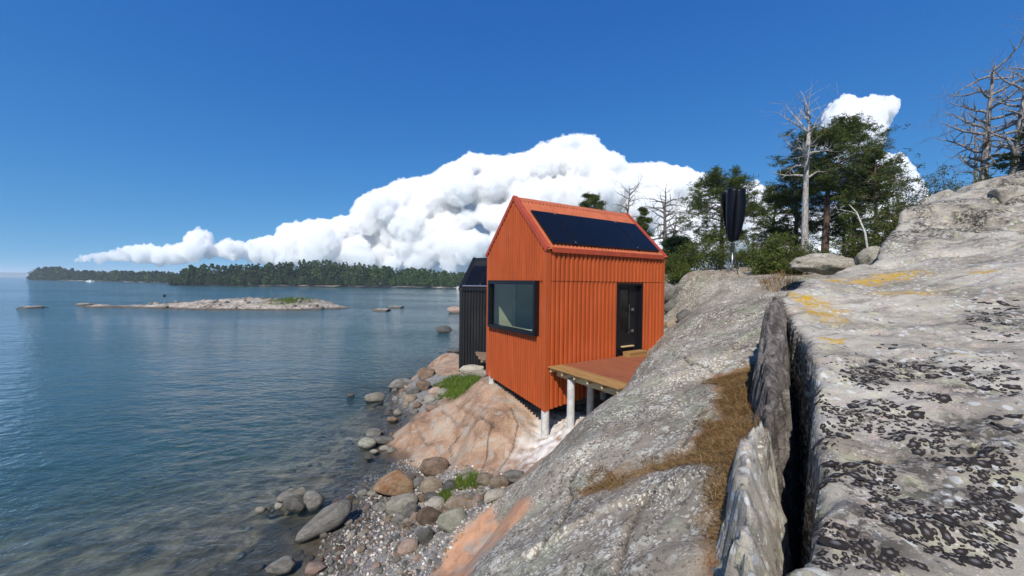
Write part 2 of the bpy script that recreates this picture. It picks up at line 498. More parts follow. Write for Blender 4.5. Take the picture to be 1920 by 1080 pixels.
def gz(x, y):
    z = gz0(x, y)
    near = sstep(0.0, 0.6, z)
    z = z + (0.030 * fbm(x * 3.2, y * 3.2, octv=4, gain=0.55) + 0.018 * fbm(x * 2.0, y * 2.0, octv=3, ridged=True)) * (0.35 + 0.65 * near)
    # rounded shelves
    w = fbm(x * 0.5 + 9, y * 0.5, octv=2)
    z = z + 0.05 * sstep(0.02, 0.07, w) * sstep(2.5, 3.0, z)
    for k, c in enumerate(CRK):
        d = line_d(x, y, c) + 0.012 * pnoise(x * 14, y * 14)
        z = z - (0.045 if k else 0.06) * np.exp(-(d / 0.022) ** 2)
    pk_ = sstep(-0.1, 0.2, poly_sd(x, y, PL_pinkB))
    fac_ = np.abs(pnoise(x * 1.5 + 3, y * 1.1)) + 0.5 * np.abs(pnoise(x * 3.4, y * 2.6 + 8)) + 0.25 * np.abs(pnoise(x * 8, y * 7))
    z = z + pk_ * 0.17 * (fac_ - 0.42)
    z = z + pk_ * 0.05 * sstep(0.0, 0.04, pnoise(x * 0.9 + 0.8 * y, y * 0.9 + 2))
    dcr = line_d(x, y, [(0.95, 1.25), (1.42, 1.92), (1.95, 2.62), (2.62, 3.5), (3.3, 4.45), (3.85, 5.3)])
    z = z - 1.3 * np.exp(-(dcr / 0.11) ** 4)
    lit = sstep(-0.05, 0.08, poly_sd(x, y, PL_litter) + 0.06 * pnoise(x * 6, y * 6))
    z = z - 0.035 * lit
    return z

xs = axis((-40, -14, 0.8), (-14, -5, 0.12), (-5, -1, 0.05), (-1, 4.6, 0.03), (4.6, 8, 0.06), (8, 16, 0.16), (16, 40, 0.6))
ys = axis((-3, 1.2, 0.3), (1.2, 7, 0.03), (7, 12, 0.05), (12, 20, 0.085), (20, 30, 0.22), (30, 60, 0.7))
me, gx, gy, gzz = grid_mesh('bedrock', xs, ys, gz)
nz = pnoise(gx * 5, gy * 5) + 0.5 * pnoise(gx * 13, gy * 13)
def soft(poly, w=0.1, k=0.1):
    return sstep(-w, w, poly_sd(gx, gy, poly) + k * nz)
pink = np.maximum.reduce([soft(PL_pinkB, 0.1, 0.10), soft(PL_tanlow), soft(PL_blackrock, 0.15)])
pink = np.maximum(pink, (1 - sstep(0.7, 1.3, gzz + 0.3 * nz)) * (gx < 0.8))
orange = soft(PL_orange, 0.06, 0.05)
pale = soft(PL_pale, 0.5, 0.3) * sstep(-0.3, 0.25, nz + 0.25)
litter = soft(PL_litter, 0.09, 0.17)
litter = litter * sstep(-0.62, -0.1, pnoise(gx * 2.3 + 4, gy * 2.3) + 0.35 * nz + 0.25 * (gx > 1.6))
litter = np.maximum(litter, sstep(11, 16, gy) * sstep(5.0, 5.3, gzz) * sstep(-0.2, 0.2, nz) * 0.8)
gravel = np.maximum(soft(PL_beach, 0.06, 0.05), soft(PL_beach2, 0.1, 0.1))
gravel *= (1 - orange)
bed = 1 - sstep(-0.10, 0.03, gzz + 0.02 * nz)
moss = np.maximum(soft(PL_grassA, 0.25, 0.35), sstep(14, 18, gy) * sstep(3, 4, gzz) * sstep(-0.1, 0.3, nz))
seam = np.zeros_like(gx)
for c in CRK:
    seam = np.maximum(seam, np.exp(-((line_d(gx, gy, c) + 0.012 * pnoise(gx * 14, gy * 14)) / 0.014) ** 2) * 0.85)
wet = (1 - sstep(0.04, 0.16, gzz + 0.05 * nz)) * (gzz > -0.3)
for nme, ar in (('pink', pink), ('orange', orange), ('pale', pale), ('litter', litter), ('gravel', gravel), ('bed', bed), ('moss', moss), ('seam', seam), ('wet', wet)):
    set_attr(me, nme, ar)
bedrock = tag(link('bedrock', me, M['terrain']), 'grey lichen crusted bedrock sloping from the cabins into the sea', kind='structure')

# ------------------------------------------------------------------ cracked outcrop on the right
BP = []
for a in ((1493, 1074, 1.45), (1535, 1008, 1.6), (1549, 920, 1.9), (1538, 865, 2.15), (1528, 763, 2.7), (1533, 718, 2.95), (1512, 650, 3.6), (1503, 622, 4.1), (1486, 547, 5.4),
          (1510, 527, 6.2), (1560, 513, 6.8), (1635, 491, 7.2),
          (1700, 1000, 1.6), (1900, 1060, 1.45), (1700, 850, 2.1), (1900, 850, 1.95), (1700, 700, 3.0), (1900, 700, 2.75), (1600, 620, 4.1), (1700, 600, 4.4), (1900, 600, 4.0), (1580, 545, 5.6), (1700, 540, 5.6),
          (1750, 483, 7.0), (1900, 452, 6.5), (1900, 520, 5.0), (1655, 455, 7.9), (1690, 405, 9.0), (1750, 380, 9.3), (1820, 357, 9.6), (1920, 330, 10.0), (1780, 440, 8.0), (1850, 420, 8.0), (1920, 400, 8.2),
          (2200, 270, 10.5), (2200, 430, 7.0), (2150, 700, 2.6), (2150, 1000, 1.5), (1650, 780, 2.5)):
    BP.append(P(*a))
BP += [(0.75, 0.6, 3.6), (2, 0.3, 3.75), (6, 0.5, 4.6), (20, 1, 5), (20, 12, 8), (11, 12, 6.5), (16, 14, 7.0), (8.2, 11, 5.8)]
out_rbf = RBF(BP, 0.35)
OUT_POLY = [P(*a)[:2] for a in ((1493, 1074, 1.45), (1535, 1008, 1.6), (1549, 920, 1.9), (1538, 865, 2.15), (1528, 763, 2.7), (1535, 718, 2.95), (1518, 650, 3.6), (1506, 622, 4.1), (1476, 592, 4.7), (1462, 556, 5.3), (1500, 530, 6.1), (1556, 513, 6.8), (1632, 491, 7.2), (1648, 460, 7.9), (1682, 410, 9.0), (1745, 380, 9.6))] + [(11, 11), (18, 13), (22, 12), (22, -1), (0.4, -1), (0.72, 0.6), (0.9, 1.15)]
OCR = [[(1640, 497, 6.9), (1750, 483, 7.0), (1900, 455, 6.4)], [(1480, 700, 2.9), (1700, 645, 3.4), (1900, 590, 3.8)], [(1560, 560, 5.3), (1680, 570, 4.8), (1760, 560, 5.0)], [(1700, 760, 2.1), (1830, 745, 2.0), (1910, 690, 2.2)],
       [(1830, 372, 9.3), (1865, 395, 8.8), (1915, 370, 9.4)], [(1890, 395, 8.5), (1865, 395, 8.8)]]
OCR = [[P(*q)[:2] for q in c] for c in OCR]
def oz(x, y):
    x = np.asarray(x, float); y = np.asarray(y, float)
    z = out_rbf(x, y)
    far = sstep(2.0, 6.0, y)
    z = z + 0.045 * fbm(x * 2.1 + 3, y * 2.1, octv=5, gain=0.58) + 0.022 * fbm(x * 1.1 + 0.4 * y, y * 5.0, octv=4, gain=0.6) + 0.10 * far * fbm(x * 0.9, y * 0.9 + 4, octv=4, gain=0.5) + 0.014 * fbm(x * 9, y * 9, octv=2)
    # slabby steps on the far hump
    hump = sstep(5.7, 6.1, z)
    z = z + hump * 0.16 * sstep(0.0, 0.05, pnoise(x * 0.9 + 0.4 * y, y * 0.5 + 7)) 
    for k, c in enumerate(OCR):
        d = line_d(x, y, c) + 0.03 * pnoise(x * 6, y * 6)
        wd = 0.02 if k in (1, 2, 3) else 0.07
        z = z - (0.02 if k in (1, 2, 3) else 0.22) * np.exp(-(d / wd) ** 2)
    sd = poly_sd(x, y, OUT_POLY) + 0.07 * pnoise(x * 3.3, y * 3.3) + 0.04 * pnoise(x * 8, y * 8) + 0.02 * pnoise(x * 19, y * 19)
    edge = np.clip(sd, -1, 0.09)
    z = np.where(sd > 0.09, z, z - 0.6 * (0.09 - np.maximum(edge, 0.0)) ** 2 / 0.09 - np.maximum(-sd, 0) * 22.0)
    return np.maximum(z, 1.5)
xs2 = axis((0.4, 4.6, 0.022), (4.6, 8, 0.05), (8, 14, 0.09), (14, 22, 0.5))
ys2 = axis((-0.8, 0.6, 0.2), (0.6, 5.6, 0.022), (5.6, 12, 0.06))
me, bx, by, bz = grid_mesh('granite_outcrop', xs2, ys2, oz)
# drop what lies outside the outline and under the ground
Fq = np.empty(len(me.polygons) * 4, dtype=np.int32)
me.loops.foreach_get('vertex_index', Fq)
Fq = Fq.reshape(-1, 4)
V = np.stack([bx, by, bz], 1)
keep = (bz > 1.55)[Fq].any(1)
me = mesh_np('granite_outcrop', V, Fq[keep], True)
nr_ = np.empty(len(me.polygons) * 3, np.float32)
me.polygons.foreach_get('normal', nr_)
me.polygons.foreach_set('use_smooth', np.abs(nr_.reshape(-1, 3)[:, 2]) > 0.4)      # broken faces stay sharp
nzb = pnoise(bx * 5, by * 5) + 0.5 * pnoise(bx * 13, by * 13)
sol = np.zeros_like(bx)
for px, py, Z, rx_, ry_ in ((1525, 555, 5.1, .24, .5), (1545, 590, 4.6, .22, .34), (1570, 637, 3.8, .14, .12), (1580, 522, 6.1, .36, .30), (1680, 515, 6.2, .5, .30), (1695, 552, 5.3, .5, .26), (1620, 518, 6.1, .36, .2), (1845, 505, 5.5, .15, .15), (1800, 640, 3.2, .06, .05)):
    c = P(px, py, Z)
    sol = np.maximum(sol, 1 - sstep(0.35, 1.15, np.sqrt(((bx - c[0]) / rx_) ** 2 + ((by - c[1]) / ry_) ** 2) + 0.55 * nzb))
lichen_shade = np.zeros_like(bx)
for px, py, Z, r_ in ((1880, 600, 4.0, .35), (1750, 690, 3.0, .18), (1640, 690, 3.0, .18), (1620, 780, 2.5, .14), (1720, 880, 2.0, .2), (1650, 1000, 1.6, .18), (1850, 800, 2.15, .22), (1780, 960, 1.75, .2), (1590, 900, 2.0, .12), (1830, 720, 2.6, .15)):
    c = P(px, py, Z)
    lichen_shade = np.maximum(lichen_shade, 1 - sstep(0.5, 1.25, np.hypot(bx - c[0], by - c[1]) / r_ + 0.7 * nzb))
lichen_shade = np.maximum(lichen_shade * 0.75, sstep(5.5, 6.1, bz) * sstep(-0.25, 0.2, nzb + 0.8 * pnoise(bx * 1.2, by * 1.2)))
wall_shade = 1 - sstep(-0.03, 0.05, poly_sd(bx, by, OUT_POLY))  # crack wall: its deep shade is painted in as black
lichen_shade = np.maximum(lichen_shade, wall_shade)
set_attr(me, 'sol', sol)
set_attr(me, 'lichen_shade', lichen_shade)
def outcrop_mat(name, attrs=True):
    t = NT(name)
    p = t.pos()
    warp = t.n('TexNoise', None, Vector=p, Scale=9.0, Detail=3.0).outputs['Color']
    pw = t.n('VectorMath', {'operation': 'MULTIPLY_ADD'}, i0=warp, i1=(0.06, 0.06, 0.06), i2=p).outputs[0]
    big = t.noise(p, 0.9, 5, 0.6)
    fol = t.noise(t.scale(p, (0.7, 3.0, 3.0) if attrs else (1.6, 1.6, 1.6)), 1.6, 6, 0.65, 0.4)
    fine = t.noise(p, 34, 6, 0.7)
    grit = t.noise(p, 150, 3, 0.7)
    col = t.mix(t.sel(big, 0.38, 0.62), (0.25, 0.218, 0.175), (0.40, 0.362, 0.305))
    col = t.mix(t.math('MULTIPLY', t.sel(fol, 0.48, 0.66), 0.7), col, (0.13, 0.12, 0.105))
    col = t.mix(t.math('MULTIPLY', t.sel(t.noise(pw, 5, 4), 0.54, 0.66), 0.6), col, (0.42, 0.325, 0.26))
    col = t.mix(t.math('MULTIPLY', t.sel(t.noise(pw, 7.3, 4), 0.55, 0.65), 0.6), col, (0.40, 0.385, 0.25))
    sp = t.math('MULTIPLY', t.sel(t.vor(pw, 15), 0.4, 0.26), t.sel(t.noise(p, 2.0, 3), 0.44, 0.56))
    col = t.mix(t.math('MULTIPLY', sp, 0.7), col, (0.52, 0.53, 0.51))
    sp = t.math('MULTIPLY', t.sel(t.vor(pw, 60), 0.34, 0.2), t.sel(t.noise(p, 5.0, 3), 0.44, 0.56))
    col = t.mix(t.math('MULTIPLY', sp, 0.7), col, (0.58, 0.57, 0.53))
    d = t.sel(t.noise(pw, 16, 6, 0.72), 0.58, 0.66)
    col = t.mix(t.math('MULTIPLY', d, 0.85), col, (0.045, 0.04, 0.036))
    if attrs:
        b = t.attr('lichen_shade')
        bm = t.math('MULTIPLY', b, t.sel(t.noise(pw, 21, 5, 0.65), 0.44, 0.52))  # black lichen, plus the shade painted on the crack wall
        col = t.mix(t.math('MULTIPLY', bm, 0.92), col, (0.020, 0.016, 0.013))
        s = t.math('MULTIPLY', t.attr('sol'), t.sel(t.noise(pw, 13, 6, 0.75), 0.44, 0.53))
        col = t.mix(t.math('MULTIPLY', s, 0.97), col, t.mix(t.noise(p, 40, 3), (0.34, 0.18, 0.004), (0.55, 0.34, 0.010)))
    col = t.mix(0.5, col, t.ramp(grit, [(0.3, (0.55, 0.55, 0.55)), (0.5, (0.92, 0.92, 0.92)), (0.72, (1.3, 1.3, 1.28))]), 'MULTIPLY')
    h = t.math('ADD', t.math('MULTIPLY', fol, 0.5), t.math('ADD', t.math('MULTIPLY', fine, 0.3), t.math('MULTIPLY', grit, 0.1)))
    return t.bsdf(col, 0.82, t.bump(h, 0.8, 0.03), 0.25)
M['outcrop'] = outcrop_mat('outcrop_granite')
M['outcrop_plain'] = outcrop_mat('split_granite', False)
t = NT('dark_split_face')
p = t.pos()
a = t.noise(t.scale(p, (1, 1, 0.8)), 8, 6, 0.72, 0.3)
b = t.noise(p, 45, 5, 0.7)
c = t.ramp(a, [(0.30, (0.03, 0.026, 0.024)), (0.46, (0.11, 0.094, 0.085)), (0.58, (0.21, 0.185, 0.165)), (0.72, (0.36, 0.33, 0.295))])
M['split_dark'] = t.bsdf(t.mix(0.5, c, t.ramp(b, [(0.3, (0.4, 0.4, 0.4)), (0.6, (1.2, 1.2, 1.2))]), 'MULTIPLY'), 0.85, t.bump(t.math('ADD', a, b), 0.9, 0.03), 0.2)
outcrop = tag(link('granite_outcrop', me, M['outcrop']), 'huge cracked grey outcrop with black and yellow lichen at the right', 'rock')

# upright plate left of the crack, and the low split block before it: broken off, each its own stone
def broken_stone(name, foot, ztop, m, label, slope=9.0, res=0.016, zmin=2.6, rough=0.03, warp=0.05):
    fx = [p[0] for p in foot]; fy = [p[1] for p in foot]
    def zf(x, y):
        sd = poly_sd(x, y, foot) + warp * pnoise(x * 6, y * 6) + warp * 0.5 * pnoise(x * 17, y * 17)
        z = ztop(x, y) + rough * (1.6 * fbm(x * 5, y * 5, octv=4, gain=0.6) + np.abs(pnoise(x * 9, y * 4)))
        return np.where(sd > 0.03, z, z - 0.03 - np.maximum(0.03 - sd, 0) * slope)
    me, X, Y, Zc = grid_mesh(name, np.arange(min(fx) - 0.2, max(fx) + 0.2, res), np.arange(min(fy) - 0.2, max(fy) + 0.2, res), zf)
    q = np.empty(len(me.polygons) * 4, dtype=np.int32); me.loops.foreach_get('vertex_index', q); q = q.reshape(-1, 4)
    me2 = mesh_np(name, np.stack([X, Y, np.maximum(Zc, zmin)], 1), q[(Zc > zmin + 0.01)[q].any(1)], True)
    n_ = np.empty(len(me2.polygons) * 3, np.float32); me2.polygons.foreach_get('normal', n_)
    me2.polygons.foreach_set('use_smooth', np.abs(n_.reshape(-1, 3)[:, 2]) > 0.3)
    return tag(link(name, me2, m), label, 'rock')
pl = [(3.80, 5.45), (3.48, 5.15), (3.02, 4.60), (2.60, 3.98), (2.22, 3.38), (1.86, 2.86), (1.97, 2.83), (2.40, 3.34), (2.80, 3.92), (3.28, 4.55), (3.80, 5.2)]
def zt_plate(x, y):
    return np.interp(y, [2.6, 3.0, 3.4, 3.9, 4.3, 4.7, 5.3], [3.75, 3.98, 4.20, 4.46, 4.50, 4.66, 4.84]) + 0.16 * pnoise(x * 3.4, y * 3.4) + 0.06 * pnoise(x * 11, y * 11) - 0.5 * np.maximum(0, (x - np.interp(y, [2.8, 5.4], [1.92, 3.72])))
broken_stone('split_plate', pl, zt_plate, M['split_dark'], 'thin rock plate split off along the left side of the dark crack', 7.0, warp=0.09, rough=0.05)
sl = [(1.86, 2.86), (1.62, 2.66), (1.36, 2.3), (1.10, 1.88), (0.86, 1.45), (0.66, 1.0), (0.80, 0.95), (1.06, 1.35), (1.36, 1.78), (1.72, 2.35), (1.92, 2.72)]
def zt_slab(x, y):
    # ridge on the left, falling away into the crack on the right
    xl = np.interp(y, [0.95, 1.45, 1.88, 2.3, 2.66, 2.86], [0.66, 0.86, 1.10, 1.36, 1.62, 1.84])
    u = np.maximum(0.0, x - xl - 0.075 - 0.03 * pnoise(x * 9, y * 9))
    return np.interp(y, [0.9, 1.5, 2.2, 2.86], [3.80, 3.90, 3.97, 3.99]) - 2.0 * u - 0.25 * np.maximum(0, xl + 0.05 - x)
broken_stone('split_block', sl, zt_slab, M['outcrop_plain'], 'low split granite block with a lit top beside the brown needle path', 4.0, warp=0.10, rough=0.055)

# rock tripe: curled black lichen cups on the outcrop
def lichen_cups():
    V, Fc, W = [], [], []
    nseg, rings = 24, 5
    spots = []
    regs = ((1545, 1915, 800, 1075, 300), (1600, 1910, 690, 800, 110), (1530, 1700, 690, 800, 34), (1510, 1600, 740, 1000, 40), (1620, 1760, 650, 720, 40), (1810, 1915, 560, 640, 60), (1680, 1880, 905, 1075, 60), (1545, 1915, 660, 1075, 420))
    for ri_, (x0, x1, y0, y1, nn) in enumerate(regs):
        k = tries = 0
        while k < nn and tries < nn * 8:
            tries += 1
            px, py = rnd.uniform(x0, x1), rnd.uniform(y0, y1)
            h = ray_hit(px, py, out_rbf, 0.8, 6, 160)
            if float(pnoise(h[0] * 3.1, h[1] * 3.1 + 5)) < -0.06: continue
            r = rnd.choice((0.012, 0.016, 0.02, 0.026, 0.034, 0.044))
            r *= 0.75 + 0.5 * rnd.random()
            if ri_ == 7: r = rnd.uniform(0.005, 0.013)
            if any((h[0] - s[0]) ** 2 + (h[1] - s[1]) ** 2 < (0.90 * (r + s[2])) ** 2 for s in spots): continue
            spots.append((h[0], h[1], r)); k += 1
    sp_ = np.array(spots); e = 0.02
    Z0 = oz(sp_[:, 0], sp_[:, 1])
    DX = (oz(sp_[:, 0] + e, sp_[:, 1]) - oz(sp_[:, 0] - e, sp_[:, 1])) / (2 * e)
    DY = (oz(sp_[:, 0], sp_[:, 1] + e) - oz(sp_[:, 0], sp_[:, 1] - e)) / (2 * e)
    for (x, y, r), z0, dx, dy in zip(spots, Z0, DX, DY):
        z0, dx, dy = float(z0), float(dx), float(dy)
        dx, dy = max(-1, min(1, dx)), max(-1, min(1, dy))
        ph = [rnd.uniform(0, 6.28) for _ in range(3)]
        el = rnd.uniform(0.86, 1.16)
        base = len(V)
        V.append((x, y, z0 + 0.002 + r * 0.18)); W.append(0.0)
        for k in range(1, rings + 1):
            f = k / rings
            for s in range(nseg):
                a = 2 * math.pi * s / nseg
                rr = r * f * (1 + 0.30 * f * math.sin(2 * a + ph[0]) * 0.45 + 0.10 * f * math.sin(5 * a + ph[1]) + 0.07 * f * math.sin(9 * a + ph[2]) + 0.07 * f * rnd.uniform(-1, 1))
                qx, qy = rr * math.cos(a) * el, rr * math.sin(a) / el
                up = 0.002 + r * (0.10 * math.cos(min(f * 4.0, 3.1)) + 0.08 + 0.42 * max(0, f - 0.5) ** 1.2 * (1 + 0.9 * math.sin(3 * a + ph[2])))
                if k == rings: up -= r * 0.22
                V.append((x + qx, y + qy, z0 + dx * qx + dy * qy + max(up, 0.001))); W.append(f)
        for s in range(nseg):
            Fc.append((base, base + 1 + s, base + 1 + (s + 1) % nseg))
        for k in range(rings - 1):
            for s in range(nseg):
                a = base + 1 + k * nseg + s; b = base + 1 + k * nseg + (s + 1) % nseg
                Fc += [(a, a + nseg, b + nseg), (a, b + nseg, b)]
    me = mesh_np('rock_tripe_lichen', V, Fc, True)
    set_attr(me, 'rim', W)
    return me
t = NT('rock_tripe')
rim = t.attr('rim')
p = t.pos()
c = t.mix(t.sel(rim, 0.10, 0.48), t.mix(t.noise(p, 30, 3), (0.10, 0.094, 0.088), (0.21, 0.20, 0.19)), t.mix(t.noise(p, 22, 4), (0.008, 0.006, 0.005), (0.038, 0.027, 0.020)))
M['tripe'] = t.bsdf(c, t.math('ADD', t.math('MULTIPLY', rim, 0.4), 0.46), t.bump(t.noise(p, 120, 4, 0.7), 0.9, 0.008), 0.35)
tag(link('rock_tripe_lichen', lichen_cups(), M['tripe']), 'curled black rock tripe lichen covering the outcrop', kind='stuff')

# ------------------------------------------------------------------ sea and sea bed
t = NT('sea_water')
p = t.pos()
w1 = t.noise(t.scale(p, (0.55, 1.0, 1)), 0.9, 3, 0.5, 0.3)
w2 = t.noise(t.scale(p, (0.6, 1.0, 1)), 3.2, 4, 0.55, 0.4)
w3 = t.noise(p, 12.0, 3, 0.5)
w0 = t.noise(t.scale(p, (0.35, 1.0, 1)), 0.12, 3, 0.5)
gust = t.math('ADD', t.math('MULTIPLY', t.sel(t.noise(t.scale(p, (0.25, 1.0, 1)), 0.05, 3, 0.6), 0.35, 0.65), 0.9), 0.55)
h = t.math('ADD', t.math('ADD', t.math('MULTIPLY', w1, 0.24), t.math('MULTIPLY', t.math('MULTIPLY', w2, gust), 0.19)), t.math('ADD', t.math('MULTIPLY', w3, 0.030), t.math('MULTIPLY', w0, 0.35)))
nb = t.n('Bump', None, Height=h, Strength=1.0, Distance=0.62).outputs[0]
gl = t.n('BsdfGlossy', None, Color=(1.0, 1.0, 1.0), Roughness=0.045, Normal=nb)
tr = t.n('BsdfTransparent', None, Color=(0.93, 0.97, 0.98))
def schlick(t, nrm, f0):
    d = t.math('ABSOLUTE', t.n('VectorMath', {'operation': 'DOT_PRODUCT'}, i0=nrm, i1=t.n('NewGeometry').outputs['Incoming']).outputs['Value'])
    k = t.math('POWER', t.math('SUBTRACT', 1.0, d, True), 5.0)
    return t.math('ADD', t.math('MULTIPLY', k, 1 - f0), f0)
fac = schlick(t, nb, 0.022)
silt_ = t.n('BsdfDiffuse', None, Color=(0.055, 0.152, 0.165), Normal=nb)      # light scattered back by the murky water itself
murk = t.math('MULTIPLY', t.math('SUBTRACT', 1.0, t.math('POWER', 2.718, t.math('MULTIPLY', t.attr('depth'), -0.38))), 0.72)
body = t.n('MixShader', None, i0=murk, i1=tr.outputs[0], i2=silt_.outputs[0])
ms = t.n('MixShader', None, i0=fac, i1=body.outputs[0], i2=gl.outputs[0])
t.t.links.new(ms.outputs[0], t.out.inputs['Surface'])
va = t.n('VolumeAbsorption', None, Color=(0.28, 0.70, 0.76), Density=0.15)
t.t.links.new(va.outputs[0], t.out.inputs['Volume'])
M['water'] = t.m
wx = axis((-9000, -40, 8960), (-40, -16, 1.0), (-16, 2, 0.25), (2, 12, 2.0), (12, 9000, 8988))
wy = axis((-60, -3, 57), (-3, 2, 1.0), (2, 24, 0.25), (24, 60, 1.5), (60, 16000, 15940))
WX, WY = np.meshgrid(wx, wy)
near_ = (WX >= -40) & (WX <= 12) & (WY >= -3) & (WY <= 60)
wd = np.where(near_, np.clip(-gz0(np.clip(WX, -40, 12), np.clip(WY, -3, 60)), 0, 8), 7.0)
ny_, nx_ = WX.shape
id_ = np.arange(nx_ * ny_).reshape(ny_, nx_)
Vw = np.stack([WX, WY, np.zeros_like(WX)], -1).reshape(-1, 3)
fw = [tuple(q) for q in np.stack([id_[:-1, :-1], id_[:-1, 1:], id_[1:, 1:], id_[1:, :-1]], -1).reshape(-1, 4)]
rim_ = list(id_[0, :]) + list(id_[1:, -1]) + list(id_[-1, -2::-1]) + list(id_[-2:0:-1, 0])
nb0 = len(Vw)
Vw = np.concatenate([Vw, Vw[rim_] + np.array([0, 0, -9.0])])
for i in range(len(rim_)):
    j = (i + 1) % len(rim_)
    fw.append((rim_[j], rim_[i], nb0 + i, nb0 + j))
fw.append(tuple(nb0 + i for i in reversed(range(len(rim_)))))
sm = MB(); sm.v = [tuple(map(float, p)) for p in Vw]; sm.f = [tuple(int(i) for i in q) for q in fw]
sea = tag(sm.build('sea', M['water']), kind='structure')
set_attr(sea.data, 'depth', np.concatenate([wd.ravel(), np.full(len(rim_), 7.0)]))
t = NT('sea_bed_silt')
p = t.pos()
c = t.ramp(t.noise(p, 0.05, 5, 0.6), [(0.3, (0.04, 0.09, 0.10)), (0.7, (0.10, 0.19, 0.21))])
M['silt'] = t.bsdf(c, 0.95, None, 0.0)
tag(MB().box(-8990, 8990, -59, 15990, -8.6, -7.0).build('sea_bed', M['silt']), kind='structure')

# ------------------------------------------------------------------ cabins
def painted_metal(name, col, rough=0.45):
    t = NT(name)
    p = t.pos()
    a = t.noise(t.scale(p, (1, 1, 0.12)), 5, 5, 0.6)
    b = t.noise(p, 60, 4, 0.7)
    c = t.mix(t.sel(a, 0.3, 0.7), tuple(k * 0.86 for k in col), tuple(min(1, k * 1.1) for k in col))
    c = t.mix(0.25, c, t.ramp(b, [(0.3, (0.75, 0.75, 0.75)), (0.6, (1.05, 1.05, 1.05))]), 'MULTIPLY')
    st_ = t.math('MULTIPLY', t.sel(t.noise(t.scale(p, (2.2, 2.2, 0.22)), 2.4, 5, 0.65), 0.5, 0.72), 0.42)
    c = t.mix(st_, c, tuple(k * 0.55 + 0.012 for k in col))
    fd = t.math('MULTIPLY', t.sel(t.noise(p, 0.8, 4, 0.6), 0.5, 0.75), 0.35)
    c = t.mix(fd, c, tuple(min(1, k * 1.12 + 0.035) for k in col))
    return t.bsdf(c, rough, t.bump(t.noise(p, 3, 3), 0.08, 0.02), 0.3)
ORANGE = (0.40, 0.076, 0.017)
M['orange'] = painted_metal('orange_cladding', ORANGE, 0.55)
M['roof_orange'] = painted_metal('orange_roof_sheet', (0.44, 0.12, 0.05), 0.5)
M['trim_red'] = painted_metal('red_orange_trim', (0.36, 0.058, 0.026), 0.5)
M['black_clad'] = painted_metal('black_cladding', (0.010, 0.010, 0.011), 0.5)
M['black_frame'] = simple('black_frame_paint', (0.008, 0.008, 0.010), 0.35, 0.1, 8, 0.05)
M['grey_rail'] = simple('aluminium_rail', (0.42, 0.42, 0.43), 0.35, 0.1, 8, 0.0, Metallic=0.8)
M['concrete'] = simple('grey_concrete', (0.47, 0.46, 0.44), 0.85, 0.16, 9, 0.25, 0.006, 50)
M['dark_floor'] = simple('dark_underfloor', (0.018, 0.018, 0.02), 0.9, 0.2, 4)
M['inner'] = simple('pale_interior_board', (0.55, 0.50, 0.36), 0.7, 0.06, 3, 0.0)
M['inner_grey'] = simple('grey_interior_board', (0.36, 0.34, 0.27), 0.7, 0.08, 3, 0.0)
M['white'] = simple('white_enamel', (0.8, 0.8, 0.78), 0.4, 0.04, 8, 0.0)
M['steel'] = simple('brushed_steel', (0.6, 0.6, 0.6), 0.3, 0.1, 12, 0.0, Metallic=1.0)
t = NT('solar_glass')
p = t.pos()
M['solar'] = t.bsdf(t.mix(t.noise(p, 2, 3), (0.003, 0.004, 0.008), (0.006, 0.008, 0.014)), 0.2, None, 0.12)
def wood(name, lo, hi, rough=0.7):
    t = NT(name)
    p = t.pos()
    r = t.rand()
    q = t.n('VectorMath', {'operation': 'ADD'}, i0=p, i1=t.n('CombineXYZ', None, X=t.math('MULTIPLY', r, 31.0), Y=t.math('MULTIPLY', r, 17.0), Z=0.0).outputs[0]).outputs[0]
    g = t.noise(t.scale(q, (14, 1.2, 14)), 3, 5, 0.65, 0.4)
    c = t.mix(t.sel(g, 0.3, 0.7), lo, hi)
    c = t.mix(0.35, c, t.n('CombineXYZ', None, X=t.math('ADD', t.math('MULTIPLY', r, 0.5), 0.72), Y=t.math('ADD', t.math('MULTIPLY', r, 0.5), 0.72), Z=t.math('ADD', t.math('MULTIPLY', r, 0.5), 0.72)).outputs[0], 'MULTIPLY')
    return t.bsdf(c, rough, t.bump(g, 0.25, 0.004), 0.25)
M['deck_red'] = wood('oiled_red_deck_board', (0.19, 0.060, 0.030), (0.31, 0.105, 0.050))
M['deck_raw'] = wood('raw_deck_board', (0.25, 0.135, 0.05), (0.37, 0.215, 0.08))
M['deck_grey'] = wood('grey_brown_deck_board', (0.16, 0.105, 0.07), (0.27, 0.19, 0.13))
M['joist'] = wood('joist_timber', (0.45, 0.32, 0.15), (0.62, 0.48, 0.27))
t = NT('window_glass')
gl = t.n('BsdfGlossy', None, Color=(0.85, 0.9, 1.0), Roughness=0.01)
tr = t.n('BsdfTransparent', None, Color=(0.86, 0.90, 0.86))
fac = schlick(t, t.n('NewGeometry').outputs['Normal'], 0.045)
ms = t.n('MixShader', None, i0=fac, i1=tr.outputs[0], i2=gl.outputs[0])
t.t.links.new(ms.outputs[0], t.out.inputs['Surface'])
M['glass'] = t.m

LEN, WID = 4.46, 2.9
EAVE, RIDGE = 5.83, 7.26        # heights of the orange cabin above the sea
PITCH_RIB = 0.148

